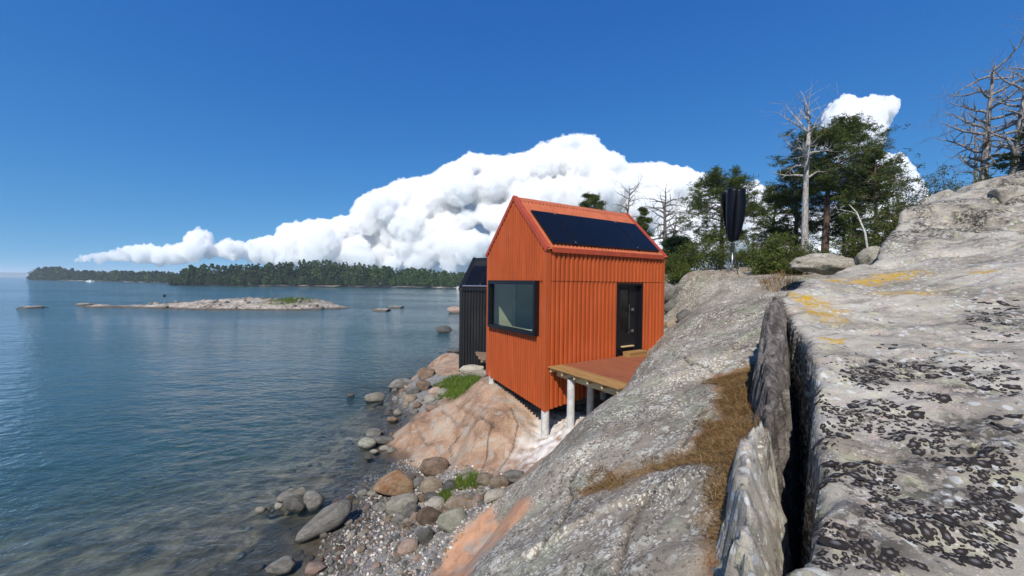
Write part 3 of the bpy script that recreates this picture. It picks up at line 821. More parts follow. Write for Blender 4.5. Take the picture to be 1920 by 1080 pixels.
def ribbed(axis_, a0, a1, zlo, zhi, off, out, rib=PITCH_RIB, dep=0.046, lo_rib=0.55):
    """vertical sheet of trapezoid ribs along x ('x') or y ('y'); zlo / zhi functions of position; out = outward sign"""
    mb = MB()
    prof = []
    s = a0
    n = max(1, round((a1 - a0) / rib))
    rb = (a1 - a0) / n
    for k in range(n):
        b = a0 + k * rb
        for f, d in ((0.0, 0.0), (0.30, 0.0), (0.42, 1.0), (0.86, 1.0), (0.98, 0.0)):
            prof.append((b + f * rb, d * dep))
    prof.append((a1, 0.0))
    vs_, fs_ = [], []
    for (u, d) in prof:
        for z in (zlo(u), zhi(u)):
            q = off + out * d
            vs_.append((u, q, z) if axis_ == 'x' else (q, u, z))
    for k in range(len(prof) - 1):
        a = 2 * k
        f = (a, a + 2, a + 3, a + 1)
        flip = (axis_ == 'x') == (out > 0)
        fs_.append(tuple(reversed(f)) if flip else f)
    mb.add(vs_, fs_)
    return mb

def cabin(name, loc, rz, zoff, mats, full):
    """local x along the door wall, local y along the gable, heights given for the orange cabin and shifted by zoff"""
    root = empty(name, (loc[0], loc[1], 0), rz)
    clad, roofm, trim = mats
    z = lambda v: v + zoff
    FL, SEAM = 2.97, 5.03
    bot_g = lambda u: z(1.88 + 0.28 * u / WID)
    bot_d = lambda u: z(1.88 + 0.10 * u)
    slope = (RIDGE - EAVE) / (WID / 2)
    top_g = lambda u: z(EAVE + slope * min(u, WID - u)) - 0.02
    wy0, wy1, wz0, wz1 = 0.27, 2.66, 3.66, 5.04            # corner window
    dx0, dx1, dz1 = 2.41, 3.50, 5.0                        # door
    e = 0.10
    def sheet(mb, nm='wall_cladding'):
        return mb.build(nm, clad, root)
    c_ = lambda v: (lambda u: v)
    # gable towards the sea, split round the window
    sheet(ribbed('y', e, WID - e, lambda u: max(z(wz1), 0), top_g, 0.0, -1, rib=0.112, dep=0.055))
    sheet(ribbed('y', e, WID - e, bot_g, c_(z(wz0)), 0.0, -1, rib=0.112, dep=0.055))
    sheet(MB().box(-0.012, 0.0, e, wy0, z(wz0), z(wz1)))
    sheet(MB().box(-0.012, 0.0, wy1, WID - e, z(wz0), z(wz1)))
    # door wall: upper run, and lower runs left and right of the door
    sheet(ribbed('x', e, LEN - 0.06, c_(z(SEAM) + 0.008), c_(z(EAVE) - 0.03), 0.0, -1))
    sheet(ribbed('x', e, dx0, bot_d, c_(z(SEAM) - 0.008), 0.0, -1))
    sheet(ribbed('x', dx1, LEN - 0.06, bot_d, c_(z(SEAM) - 0.008), 0.0, -1))
    sheet(MB().box(dx0, dx1, -0.01, 0.0, z(dz1), z(SEAM) - 0.008))
    sheet(MB().box(dx0, dx1, -0.01, 0.0, z(2.2), z(FL) - 0.01))
    # far walls
    sheet(ribbed('x', e, LEN - e, c_(z(2.2)), c_(z(EAVE) - 0.03), WID, 1))
    sheet(ribbed('y', e, WID - e, c_(z(2.3)), top_g, LEN, 1))
    # corner boards
    w = 0.045
    for (x0, x1, y0, y1, zb) in ((-w, e, -0.035, 0.0, 1.86), (-w, 0.0, 0.0, e, 1.86), (-w, 0.0, WID - e, WID + 0.03, 2.15), (LEN - 0.06, LEN + 0.03, -0.035, 0.0, 2.3), (LEN, LEN + 0.03, WID - e, WID + 0.03, 2.3)):
        MB().box(x0, x1, y0, y1, z(zb), z(EAVE) - 0.035).build('corner_board', clad, root)
    # seam shadow gap backing
    MB().box(e, LEN - 0.06, 0.001, 0.02, z(SEAM) - 0.03, z(SEAM) + 0.03).build('seam_strip', M['dark_floor'], root)
    # roof: two ribbed slopes, barge trim, ridge and eave boards
    x0r, x1r = -0.05, LEN + 0.05
    for side in (0, 1):
        mb = MB()
        n = round((x1r - x0r) / 0.125)
        rb = (x1r - x0r) / n
        prof = []
        for k in range(n):
            for f, d in ((0, 0), (0.35, 0), (0.45, 1), (0.9, 1), (1.0, 0)):
                prof.append((x0r + (k + f) * rb, d * 0.028))
        vs_, fs_ = [], []
        nrm = Vector((0, -slope, 1)).normalized()
        for (u, d) in prof:
            for yy, zz in ((-0.06, EAVE - 0.06 * slope), (WID / 2, RIDGE)):
                y_ = yy + nrm.y * (0.03 + d)
                z_ = z(zz) + nrm.z * (0.03 + d)
                if side: y_ = WID - y_
                vs_.append((u, y_, z_))
        for k in range(len(prof) - 1):
            f = (2 * k, 2 * k + 2, 2 * k + 3, 2 * k + 1)
            fs_.append(tuple(reversed(f)) if side else f)
        mb.add(vs_, fs_)
        mb.build('roof_sheet', roofm, root)
        for xb in (x0r, x1r):
            ya, yb = (-0.07, WID / 2) if not side else (WID + 0.07, WID / 2)
            wid_b = 0.13
            xc = xb + (wid_b / 2 - 0.02 if xb < 1 else -wid_b / 2 + 0.02)
            a = Vector((xc, ya, z(EAVE) - 0.07 * slope + 0.075)); b = Vector((xc, yb, z(RIDGE) + 0.085))
            MB().bar(a, b, wid_b, 0.03).build('barge_board', trim, root)
            xe = xb - 0.012 if xb < 1 else xb + 0.012
            MB().bar((xe, ya, a.z - 0.06), (xe, yb, b.z - 0.06), 0.025, 0.10).build('barge_edge', trim, root)
    MB().box(x0r + 0.16, x1r - 0.16, -0.10, -0.05, z(EAVE) - 0.10, z(EAVE) + 0.02).build('eave_board', trim, root)
    MB().box(x0r + 0.16, x1r - 0.16, -0.055, 0.0, z(EAVE) - 0.035, z(EAVE) - 0.005).build('soffit', trim, root)
    mb = MB()
    for sy in (0, 1):
        a = Vector((0, WID / 2 + (0.07 if sy else -0.07), z(RIDGE) + 0.005)); 
        mb.bar((x0r + 0.15, a.y, a.z), (x1r - 0.15, a.y, a.z), 0.16, 0.012, (0, (slope if sy else -slope), 1))
    mb.build('ridge_cap', trim if not full else roofm, root)
    # solar panels in the lower two thirds of the slope
    sl_len = math.hypot(WID / 2, RIDGE - EAVE)
    nrm = Vector((0, -slope, 1)).normalized()
    def on_slope(x, f, lift):
        return Vector((x, WID / 2 * f, z(EAVE + (RIDGE - EAVE) * f))) + nrm * lift
    cuts = ((0.17, 0.93), (0.97, 3.31), (3.35, 4.26))
    for (xa, xb) in cuts:
        mb = MB()
        p4 = [on_slope(xa, 0.05, 0.075), on_slope(xb, 0.05, 0.075), on_slope(xb, 0.70, 0.075), on_slope(xa, 0.70, 0.075)]
        q4 = [p + nrm * 0.035 for p in p4]
        mb.add(p4 + q4, [(3, 2, 1, 0), (4, 5, 6, 7), (0, 1, 5, 4), (1, 2, 6, 5), (2, 3, 7, 6), (3, 0, 4, 7)])
        pn = mb.build('solar_panel', M['black_frame'], root)
        i4 = [on_slope(xa + 0.02, 0.062, 0.113), on_slope(xb - 0.02, 0.062, 0.113), on_slope(xb - 0.02, 0.688, 0.113), on_slope(xa + 0.02, 0.688, 0.113)]
        MB().add(i4, [(0, 1, 2, 3)]).build('solar_glass', M['solar'], pn)
    for xc in (0.95, 3.33):
        MB().bar(on_slope(xc, 0.03, 0.06), on_slope(xc, 0.72, 0.06), 0.03, 0.05, nrm).build('panel_rail', M['black_frame'], root)
        for f in (0.075, 0.665):
            MB().bar(on_slope(xc, f, 0.115), on_slope(xc, f + 0.02, 0.115), 0.03, 0.012, nrm).build('panel_clamp', M['grey_rail'], root)
    if not full:
        MB().bar(on_slope(0.1, 0.03, 0.10), on_slope(4.3, 0.03, 0.10), 0.05, 0.05, nrm).build('panel_rail', M['grey_rail'], root)
    # window box
    bd = 0.16
    fr_ = 0.085
    win = MB()
    win.box(-bd, 0.02, wy0, wy1, z(wz1) - fr_ - 0.02, z(wz1)).box(-bd, 0.02, wy0, wy1, z(wz0), z(wz0) + fr_)
    win.box(-bd, 0.02, wy0, wy0 + fr_, z(wz0) + fr_, z(wz1) - fr_ - 0.02).box(-bd, 0.02, wy1 - fr_, wy1, z(wz0) + fr_, z(wz1) - fr_ - 0.02)
    wo_ = win.build('window', M['black_frame'], root)
    MB().box(-0.075, -0.060, wy0 + fr_, wy1 - fr_, z(wz0) + fr_, z(wz1) - fr_ - 0.02).build('pane', M['glass'], wo_)
    # door: recessed black frame, glass leaf, handle
    d = MB()
    rec = 0.12
    d.box(dx0, dx0 + 0.055, -0.04, rec, z(FL), z(dz1)).box(dx1 - 0.055, dx1, -0.04, rec, z(FL), z(dz1)).box(dx0 + 0.055, dx1 - 0.055, -0.04, rec, z(dz1) - 0.06, z(dz1))
    door = d.build('door', M['black_frame'], root)
    leaf = MB()
    la, lb = dx0 + 0.055, dx1 - 0.055
    leaf.box(la, la + 0.20, 0.07, 0.11, z(FL), z(dz1) - 0.06).box(lb - 0.42, lb, 0.07, 0.11, z(FL), z(dz1) - 0.06)
    leaf.box(la + 0.20, lb - 0.42, 0.07, 0.11, z(FL), z(FL) + 0.62).box(la + 0.20, lb - 0.42, 0.07, 0.11, z(dz1) - 0.2, z(dz1) - 0.06)
    leaf.build('door_leaf', M['black_frame'], door)
    MB().box(la + 0.20, lb - 0.42, 0.085, 0.095, z(FL) + 0.62, z(dz1) - 0.2).build('door_glass', M['glass'], door)
    hb = MB()
    for hz_ in (0.66, 1.27):
        hb.box(lb - 0.36, lb - 0.345, 0.0, 0.07, z(FL + hz_), z(FL + hz_) + 0.02)
        hb.box(lb - 0.40, lb - 0.30, -0.012, 0.0, z(FL + hz_) - 0.02, z(FL + hz_) + 0.05)
    hb.box(lb - 0.415, lb - 0.405, 0.055, 0.068, z(FL + 0.60), z(FL + 1.42))
    hb.build('handle', M['steel'], door)
    # interior shell
    MB().box(0.02, LEN - 0.02, 0.02, WID - 0.02, z(2.25), z(FL) - 0.02).build('floor', M['dark_floor'], root)
    if full:
        MB().box(0.03, LEN - 0.05, WID - 0.06, WID - 0.04, z(FL), z(EAVE)).build('inner_wall', M['inner'], root)
        MB().box(2.30, 2.34, 0.25, WID - 0.06, z(FL), z(EAVE)).build('partition', M['inner_grey'], root)
        MB().box(0.03, dx0 - 0.02, 0.03, 0.05, z(FL), z(EAVE)).build('inner_wall', M['inner_grey'], root)
        MB().box(dx1 + 0.02, LEN - 0.05, 0.03, 0.05, z(FL), z(EAVE)).build('inner_wall', M['inner_grey'], root)
        MB().box(0.03, LEN - 0.05, 0.05, WID - 0.06, z(5.35), z(5.39)).build('ceiling', M['inner'], root)
        iw = MB().box(2.26, 2.30, 0.55, 1.45, z(3.75), z(5.05)).build('inner_window', M['black_frame'], root)
        MB().box(2.245, 2.258, 0.62, 1.38, z(3.82), z(4.98)).build('pane', M['solar'], iw)
        MB().box(0.85, 0.90, WID - 0.20, WID - 0.06, z(FL), z(5.3)).build('inner_post', M['inner_grey'], root)
        MB().box(0.03, 0.62, 0.30, 2.6, z(3.60), z(3.64)).build('window_bench', M['inner_grey'], root)
    else:
        MB().box(0.03, LEN - 0.05, 1.4, 1.44, z(FL), z(EAVE)).build('inner_wall', M['inner_grey'], root)
    return root, z

A_Z = math.atan2(0.537, 0.843)
C0 = Vector((0.84, 9.31, 0))
orange, zz = cabin('orange_cabin', C0, A_Z, 0.0, (M['orange'], M['roof_orange'], M['trim_red']), True)
tag(orange, 'small orange ribbed cabin with gable roof, corner window and solar panels', 'cabin')
def to_world(root, p):
    a = root.rotation_euler[2]
    return Vector((root.location.x + p[0] * math.cos(a) - p[1] * math.sin(a), root.location.y + p[0] * math.sin(a) + p[1] * math.cos(a), p[2]))
def footing(root, x, y, ztop, r=0.10, nm='footing_post', parent=None):
    w = to_world(root, (x, y, 0))
    zb = float(gz(np.array(w.x), np.array(w.y))) - 0.15
    return MB().tube([(x, y, zb), (x, y, ztop)], r, 20).build(nm, M['concrete'], parent or root, False)
for x, y, zt_ in ((0.06, 0.07, 1.98), (0.07, WID - 0.16, 2.30), (2.2, 0.2, 2.25), (4.2, 0.2, 2.25), (2.2, 2.7, 2.25), (4.2, 2.7, 2.25)):
    footing(orange, x, y, zt_)

# wooden deck of the orange cabin
deck = tag(empty('wooden_deck', C0, A_Z), 'red brown board deck on joists and round posts by the orange cabin', 'deck')
DT, DW = 2.965, 2.27
b0 = 0.02
k = 0
raw_me = MB().box(0, 0.10, -DW, -0.06, DT - 0.028, DT).mesh('deck_board')
raw_me.materials.append(M['deck_raw'])
red_me = MB().box(0, 0.114, -DW, -0.06, DT - 0.028, DT).mesh('deck_board')
red_me.materials.append(M['deck_red'])
while b0 < 4.5:
    o = bpy.data.objects.new('deck_board', raw_me if k < 4 else red_me)
    COL.objects.link(o); o.parent = deck
    o.location = (b0, rnd.uniform(-0.012, 0.012), rnd.uniform(-0.001, 0.001))
    b0 += 0.118 if k < 4 else 0.119
    k += 1
for i, y in enumerate(np.linspace(-0.10, -DW + 0.06, 6)):
    MB().box(0.07, 4.45, y - 0.020, y + 0.020, DT - 0.028 - 0.11, DT - 0.030).build('joist', M['joist'], deck)
MB().box(0.30, 0.40, -DW + 0.02, -0.06, DT - 0.27, DT - 0.140).build('beam', M['joist'], deck)
MB().box(0.62, 4.4, -DW + 0.3, -0.1, DT - 0.042, DT - 0.0285).build('deck_membrane', M['dark_floor'], deck)
for x, y in ((0.24, -0.66), (1.02, -0.50), (2.2, -1.1), (0.9, -1.75)):
    footing(deck, x, y, DT - 0.142 if x > 0.5 else DT - 0.20, 0.088, 'deck_post', deck)
st = empty('wooden_step', to_world(orange, (2.98, -0.22, DT)), A_Z)
tag(st, 'low wooden step lying on the deck before the cabin door', 'step')
MB().box(-0.36, 0.36, -0.13, 0.13, 0.10, 0.135).build('tread', M['deck_raw'], st)
for sx in (-1, 1):
    MB().box(sx * 0.34 - 0.02, sx * 0.34 + 0.02, -0.12, 0.12, 0.0, 0.10).build('side', M['deck_raw'], st)
MB().box(-0.32, 0.32, -0.12, -0.09, 0.0, 0.098).build('riser', M['deck_raw'], st)
ds = MB().box(2.72, 3.2, 0.0, 0.09, zz(2.97) + 0.22, zz(2.97) + 0.25).build('door_sill', M['joist'], orange)
# folded cloth behind the big window
w = to_world(orange, (0.30, 1.15, 3.64))
c = empty('white_dish', w, A_Z)
tag(c, 'white dish on the bench behind the big corner window', 'dish')
MB().tube([(0, 0, 0), (0, 0, 0.012), (0, 0, 0.035)], [0.10, 0.17, 0.22], 24).build('bowl', M['white'], c)
MB().tube([(0, 0, 0.036), (0, 0, 0.04)], [0.225, 0.23], 24).build('rim', M['white'], c)

# black cabin behind
G2 = Vector((0.33, 0.944, 0)).normalized()
A2 = Vector((G2.y, -G2.x, 0))
C2 = Vector((-2.36, 17.7, 0))
black, zb_ = cabin('black_cabin', C2, math.atan2(A2.y, A2.x), 4.67 - EAVE, (M['black_clad'], M['black_clad'], M['black_frame']), False)
tag(black, 'black ribbed twin cabin half hidden behind the orange one', 'cabin')
for x, y, zt_ in ((0.08, 0.1, 0.86), (0.08, 2.7, 1.05), (2.2, 0.2, 1.06), (4.2, 0.2, 1.06), (4.2, 2.7, 1.06)):
    footing(black, x, y, zt_)
d2 = tag(empty('small_deck', C2, math.atan2(A2.y, A2.x)), 'grey brown board deck jutting from the black cabin wall', 'deck')
k = 0
for b0 in np.arange(0.85, 4.3, 0.13):
    y1 = -0.05 - min(1.5, (b0 - 0.75) * 1.6)
    MB().box(b0, b0 + 0.122, y1, -0.05, 1.79, 1.82).build('deck_board', M['deck_grey'], d2)
for y in (-0.12, -0.8, -1.4):
    MB().box(0.85 + max(0.0, (-y - 0.1) / 1.6), 4.3, y - 0.02, y + 0.02, 1.66, 1.788).build('joist', M['deck_grey'], d2)
for x in (1.9, 3.6):
    footing(d2, x, -1.1, 1.66, 0.08, 'deck_post', d2)

# ------------------------------------------------------------------ stones
def ico(sub):
    import bmesh
    bm = bmesh.new()
    bmesh.ops.create_icosphere(bm, subdivisions=sub, radius=1.0)
    bm.verts.ensure_lookup_table()
    V = np.array([v.co[:] for v in bm.verts]); Fc = np.array([[v.index for v in f.verts] for f in bm.faces])
    bm.free()
    return V, Fc
ICO = {k: ico(k) for k in (1, 2, 3, 4)}

def stone_mesh(name, sub=3, seed=0, angular=0.5, rough=0.12):
    r_ = np.random.default_rng(seed)
    V, Fc = ICO[sub]
    V = V.copy()
    off = r_.uniform(0, 60, 3)
    d = 1 + 0.22 * fbm(V[:, 0] * 0.9 + off[0], V[:, 1] * 0.9 + off[1], V[:, 2] * 0.9 + off[2], octv=2) * 1.3
    V = V * d[:, None]
    for _ in range(int(3 + 9 * angular)):
        n = r_.normal(size=3); n /= np.linalg.norm(n)
        lim = r_.uniform(0.62, 0.92) if angular > 0.3 else r_.uniform(0.8, 0.97)
        s = V @ n - lim
        V = V - np.where(s > 0, s, 0)[:, None] * n * (0.6 + 0.38 * angular)
    f = fbm(V[:, 0] * 3 + off[1], V[:, 1] * 3, V[:, 2] * 3 + off[0], octv=3)
    V = V * (1 + rough * f)[:, None]
    return mesh_np(name, V, Fc, True)

def stone_mat(name, col, alt, speck=0.75):
    t = NT(name)
    p = t.pos('Object')
    r = t.rand()
    q = t.n('VectorMath', {'operation': 'ADD'}, i0=p, i1=t.scale(t.n('CombineXYZ', None, X=r, Y=r, Z=r).outputs[0], (40, 40, 40))).outputs[0]
    a = t.noise(q, 1.6, 6, 0.65, 0.4)
    b = t.noise(q, 9, 6, 0.75)
    c = t.mix(t.sel(a, 0.36, 0.64), col, alt)
    c = t.mix(speck, c, t.ramp(b, [(0.3, (0.45, 0.45, 0.45)), (0.5, (0.95, 0.95, 0.95)), (0.7, (1.35, 1.33, 1.3))]), 'MULTIPLY')
    k = t.math('ADD', t.math('MULTIPLY', r, 0.7), 0.62)
    c = t.mix(1.0, c, t.n('CombineXYZ', None, X=k, Y=k, Z=k).outputs[0], 'MULTIPLY')
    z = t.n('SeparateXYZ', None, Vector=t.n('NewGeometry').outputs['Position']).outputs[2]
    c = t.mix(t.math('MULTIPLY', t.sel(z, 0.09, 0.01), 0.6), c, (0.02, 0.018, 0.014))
    return t.bsdf(c, 0.85, t.bump(t.math('ADD', b, a), 0.8, 0.12), 0.2)
M['st_grey'] = stone_mat('grey_stone', (0.165, 0.155, 0.138), (0.29, 0.275, 0.245))
M['st_pale'] = stone_mat('pale_stone', (0.34, 0.31, 0.25), (0.50, 0.46, 0.385))
M['st_tan'] = stone_mat('tan_stone', (0.26, 0.20, 0.14), (0.40, 0.325, 0.24))
M['st_brown'] = stone_mat('brown_stone', (0.17, 0.115, 0.08), (0.29, 0.21, 0.15))
M['st_orange'] = stone_mat('orange_brown_stone', (0.30, 0.155, 0.075), (0.42, 0.29, 0.18))
M['st_pink'] = stone_mat('pink_stone', (0.33, 0.22, 0.17), (0.44, 0.33, 0.265))
M['st_dark'] = stone_mat('dark_stone', (0.09, 0.085, 0.08), (0.16, 0.15, 0.14))
M['st_green'] = stone_mat('greenish_grey_stone', (0.24, 0.24, 0.185), (0.38, 0.37, 0.30))
PLACED = []
def top_z(x, y):
    return max(float(gz(np.array(x), np.array(y))), -5.0)
def stone(px, py, wpx, hpx, mat, label, ang=0.5, rot=0.0, tilt=0.0, depth=0.85, seed=None, name='boulder', group=None, base=None, lift=0.0, Z=None):
    """px, py = middle of the foot of the stone in the photograph, wpx, hpx its size there"""
    f0 = lambda x, y: np.maximum(gz0(x, y), 0.0 if base is None else base)
    c = ray_hit(px, py, f0) if Z is None else P(px, py, Z)
    s = c[1] / F
    w_, h_ = wpx * s / 2, hpx * s / 2
    sd = seed if seed is not None else int(px * 7 + py)
    o = link(name, stone_mesh(name, 3, sd, ang), M[mat])
    # seen from above the visible height mixes thickness and depth
    el = math.atan2(CAMZ - c[2], math.hypot(c[0], c[1]))
    th = h_ / (math.cos(el) + depth * math.sin(el)) * 1.15
    dp = max(th * 0.7, w_ * depth * 0.75)
    o.scale = (w_ * 1.12, dp * 1.1, th * 1.1)
    o.location = (c[0], c[1] + dp * 0.55, c[2] + th * 0.62 + lift)
    o.rotation_euler = (0, tilt, rot)
    PLACED.append((o.location.x, o.location.y, max(w_, dp)))
    tag(o, label, 'stone' if wpx < 40 else 'boulder', group)
    return o

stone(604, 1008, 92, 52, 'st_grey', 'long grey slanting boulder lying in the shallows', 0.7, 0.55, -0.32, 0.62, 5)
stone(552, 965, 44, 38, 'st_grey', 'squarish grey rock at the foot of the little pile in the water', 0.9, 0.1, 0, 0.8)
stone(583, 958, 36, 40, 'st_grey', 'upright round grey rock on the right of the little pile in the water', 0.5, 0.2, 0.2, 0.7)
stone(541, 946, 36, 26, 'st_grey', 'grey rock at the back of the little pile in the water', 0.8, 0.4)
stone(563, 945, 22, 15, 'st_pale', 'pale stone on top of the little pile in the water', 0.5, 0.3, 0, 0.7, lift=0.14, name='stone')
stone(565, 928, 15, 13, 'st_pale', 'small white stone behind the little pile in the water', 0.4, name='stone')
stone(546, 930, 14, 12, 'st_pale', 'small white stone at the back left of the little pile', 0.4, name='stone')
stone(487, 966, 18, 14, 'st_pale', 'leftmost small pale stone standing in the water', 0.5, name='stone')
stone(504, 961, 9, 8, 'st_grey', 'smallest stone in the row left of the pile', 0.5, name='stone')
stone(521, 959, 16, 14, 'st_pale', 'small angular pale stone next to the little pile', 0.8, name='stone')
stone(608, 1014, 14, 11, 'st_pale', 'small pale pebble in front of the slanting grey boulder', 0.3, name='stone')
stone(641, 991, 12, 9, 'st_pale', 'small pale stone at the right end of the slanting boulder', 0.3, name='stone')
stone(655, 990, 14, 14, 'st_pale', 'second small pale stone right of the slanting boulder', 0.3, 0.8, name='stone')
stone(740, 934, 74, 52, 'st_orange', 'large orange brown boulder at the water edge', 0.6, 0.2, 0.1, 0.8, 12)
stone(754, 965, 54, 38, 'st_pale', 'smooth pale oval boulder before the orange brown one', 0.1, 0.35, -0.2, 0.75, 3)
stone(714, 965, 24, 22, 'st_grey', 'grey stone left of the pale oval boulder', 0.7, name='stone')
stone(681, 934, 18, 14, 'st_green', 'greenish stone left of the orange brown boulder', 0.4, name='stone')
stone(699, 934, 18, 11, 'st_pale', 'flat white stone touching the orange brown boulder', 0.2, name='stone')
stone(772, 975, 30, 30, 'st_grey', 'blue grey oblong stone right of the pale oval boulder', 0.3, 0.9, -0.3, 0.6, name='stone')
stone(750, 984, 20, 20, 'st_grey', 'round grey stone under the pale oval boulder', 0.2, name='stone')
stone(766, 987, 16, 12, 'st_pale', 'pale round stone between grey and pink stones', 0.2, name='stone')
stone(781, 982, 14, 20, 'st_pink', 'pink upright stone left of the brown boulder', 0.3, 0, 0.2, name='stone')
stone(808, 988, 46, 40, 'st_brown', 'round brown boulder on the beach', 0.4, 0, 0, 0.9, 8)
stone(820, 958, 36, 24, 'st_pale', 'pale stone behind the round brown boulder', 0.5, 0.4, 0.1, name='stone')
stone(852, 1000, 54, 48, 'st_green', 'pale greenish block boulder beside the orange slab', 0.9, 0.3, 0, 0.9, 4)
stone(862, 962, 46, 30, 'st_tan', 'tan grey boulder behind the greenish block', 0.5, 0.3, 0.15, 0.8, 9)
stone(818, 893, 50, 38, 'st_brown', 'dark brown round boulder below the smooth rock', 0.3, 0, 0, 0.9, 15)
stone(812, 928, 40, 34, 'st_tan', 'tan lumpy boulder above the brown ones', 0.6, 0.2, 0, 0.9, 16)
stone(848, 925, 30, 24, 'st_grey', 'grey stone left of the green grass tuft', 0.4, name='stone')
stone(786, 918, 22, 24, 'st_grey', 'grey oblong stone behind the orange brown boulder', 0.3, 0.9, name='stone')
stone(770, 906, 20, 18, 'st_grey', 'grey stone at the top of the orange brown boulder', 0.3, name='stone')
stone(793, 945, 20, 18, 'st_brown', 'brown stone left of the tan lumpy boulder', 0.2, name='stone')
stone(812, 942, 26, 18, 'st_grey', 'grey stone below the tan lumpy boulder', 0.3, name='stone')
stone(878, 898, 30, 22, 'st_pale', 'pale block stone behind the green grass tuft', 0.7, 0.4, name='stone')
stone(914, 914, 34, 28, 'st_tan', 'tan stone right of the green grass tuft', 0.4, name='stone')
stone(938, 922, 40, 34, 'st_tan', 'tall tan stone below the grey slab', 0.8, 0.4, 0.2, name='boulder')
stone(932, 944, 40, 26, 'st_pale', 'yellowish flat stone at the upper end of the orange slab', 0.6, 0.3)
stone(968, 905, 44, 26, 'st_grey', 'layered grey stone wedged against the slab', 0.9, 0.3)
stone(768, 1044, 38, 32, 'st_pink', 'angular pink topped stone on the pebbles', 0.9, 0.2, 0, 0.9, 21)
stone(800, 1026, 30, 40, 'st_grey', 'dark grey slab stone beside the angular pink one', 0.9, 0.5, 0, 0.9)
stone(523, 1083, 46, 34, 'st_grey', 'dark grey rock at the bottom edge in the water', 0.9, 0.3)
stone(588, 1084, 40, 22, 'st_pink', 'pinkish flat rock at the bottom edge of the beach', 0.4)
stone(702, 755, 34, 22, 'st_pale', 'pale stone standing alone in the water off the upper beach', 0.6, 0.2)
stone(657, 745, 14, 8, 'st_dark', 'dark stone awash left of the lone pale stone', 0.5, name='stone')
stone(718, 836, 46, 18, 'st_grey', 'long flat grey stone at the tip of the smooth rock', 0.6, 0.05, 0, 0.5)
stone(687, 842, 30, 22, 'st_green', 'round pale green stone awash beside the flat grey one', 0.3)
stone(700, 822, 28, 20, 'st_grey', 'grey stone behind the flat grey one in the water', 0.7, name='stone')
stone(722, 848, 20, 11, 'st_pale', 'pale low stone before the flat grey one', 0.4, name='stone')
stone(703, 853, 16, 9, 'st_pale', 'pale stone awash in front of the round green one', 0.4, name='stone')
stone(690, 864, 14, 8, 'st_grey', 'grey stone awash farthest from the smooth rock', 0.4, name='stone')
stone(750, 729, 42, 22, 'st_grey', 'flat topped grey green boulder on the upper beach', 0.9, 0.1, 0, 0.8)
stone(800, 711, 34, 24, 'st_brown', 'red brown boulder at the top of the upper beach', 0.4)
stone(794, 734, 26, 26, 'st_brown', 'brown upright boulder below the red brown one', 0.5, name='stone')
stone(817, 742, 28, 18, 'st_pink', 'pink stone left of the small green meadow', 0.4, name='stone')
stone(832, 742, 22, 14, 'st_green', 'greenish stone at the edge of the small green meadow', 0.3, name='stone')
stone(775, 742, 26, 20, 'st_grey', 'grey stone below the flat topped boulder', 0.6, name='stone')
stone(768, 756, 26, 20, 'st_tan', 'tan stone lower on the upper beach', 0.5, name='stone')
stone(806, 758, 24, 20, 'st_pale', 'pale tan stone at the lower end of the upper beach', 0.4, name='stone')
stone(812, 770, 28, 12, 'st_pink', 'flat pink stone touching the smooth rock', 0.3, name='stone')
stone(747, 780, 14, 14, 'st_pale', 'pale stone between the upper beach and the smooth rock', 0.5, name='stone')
stone(735, 792, 20, 10, 'st_brown', 'brown stone awash above the flat grey one', 0.4, name='stone')
stone(886, 700, 46, 18, 'st_pale', 'long pale stone before the black cabin', 0.7, 0.1, 0, 0.5)
stone(905, 708, 28, 16, 'st_pale', 'pale stone between the two cabins', 0.5, name='stone')
stone(832, 625, 28, 15, 'st_dark', 'dark lone boulder in the water left of the black cabin', 0.6, 0.3, 0, 0.8)
stone(851, 661, 24, 8, 'st_dark', 'low dark rock awash by the black cabin rock', 0.5, name='stone')
stone(855, 587, 30, 14, 'st_pink', 'pink red rock in the water farther left of the black cabin', 0.5, 0.2, 0, 0.8)
# rocks behind the cabin and by the outcrop
stone(1262, 622, 30, 26, 'st_tan', 'tan rock beside the right end of the orange cabin', 0.7, Z=12.6)
stone(1270, 585, 40, 30, 'st_grey', 'grey lichen rock behind the right end of the cabin', 0.7, Z=13.6)
stone(1256, 560, 36, 30, 'st_grey', 'grey rock under the bushes behind the cabin', 0.8, Z=15.0)
stone(1285, 606, 26, 30, 'st_grey', 'upright grey stone in the hollow right of the cabin', 0.8, 0.4, 0.4, Z=12.2)
o = stone(1566, 510, 140, 38, 'st_dark', 'dark weathered boulder behind the yellow lichen rock', 0.6, 0.1, 0, 0.8, 33, Z=9.8)
o.data = stone_mesh('boulder', 4, 33, 0.8, 0.2); o.data.materials.append(M['granite'])
o.scale.z *= 0.8
o = stone(1655, 500, 70, 40, 'st_dark', 'grey boulder at the foot of the high hump on the right', 0.6, 0.1, 0, 0.8, 37, Z=8.4)
o.data = stone_mesh('boulder', 4, 37, 0.5, 0.16); o.data.materials.append(M['granite'])
o = stone(1908, 388, 80, 40, 'st_dark', 'loose rock block resting on the high hump at the right edge', 0.95, 0.2, 0.1, 0.9, 71, Z=8.9)
o.data = stone_mesh('boulder', 4, 71, 0.95, 0.08); o.data.materials.append(M['outcrop_plain'])

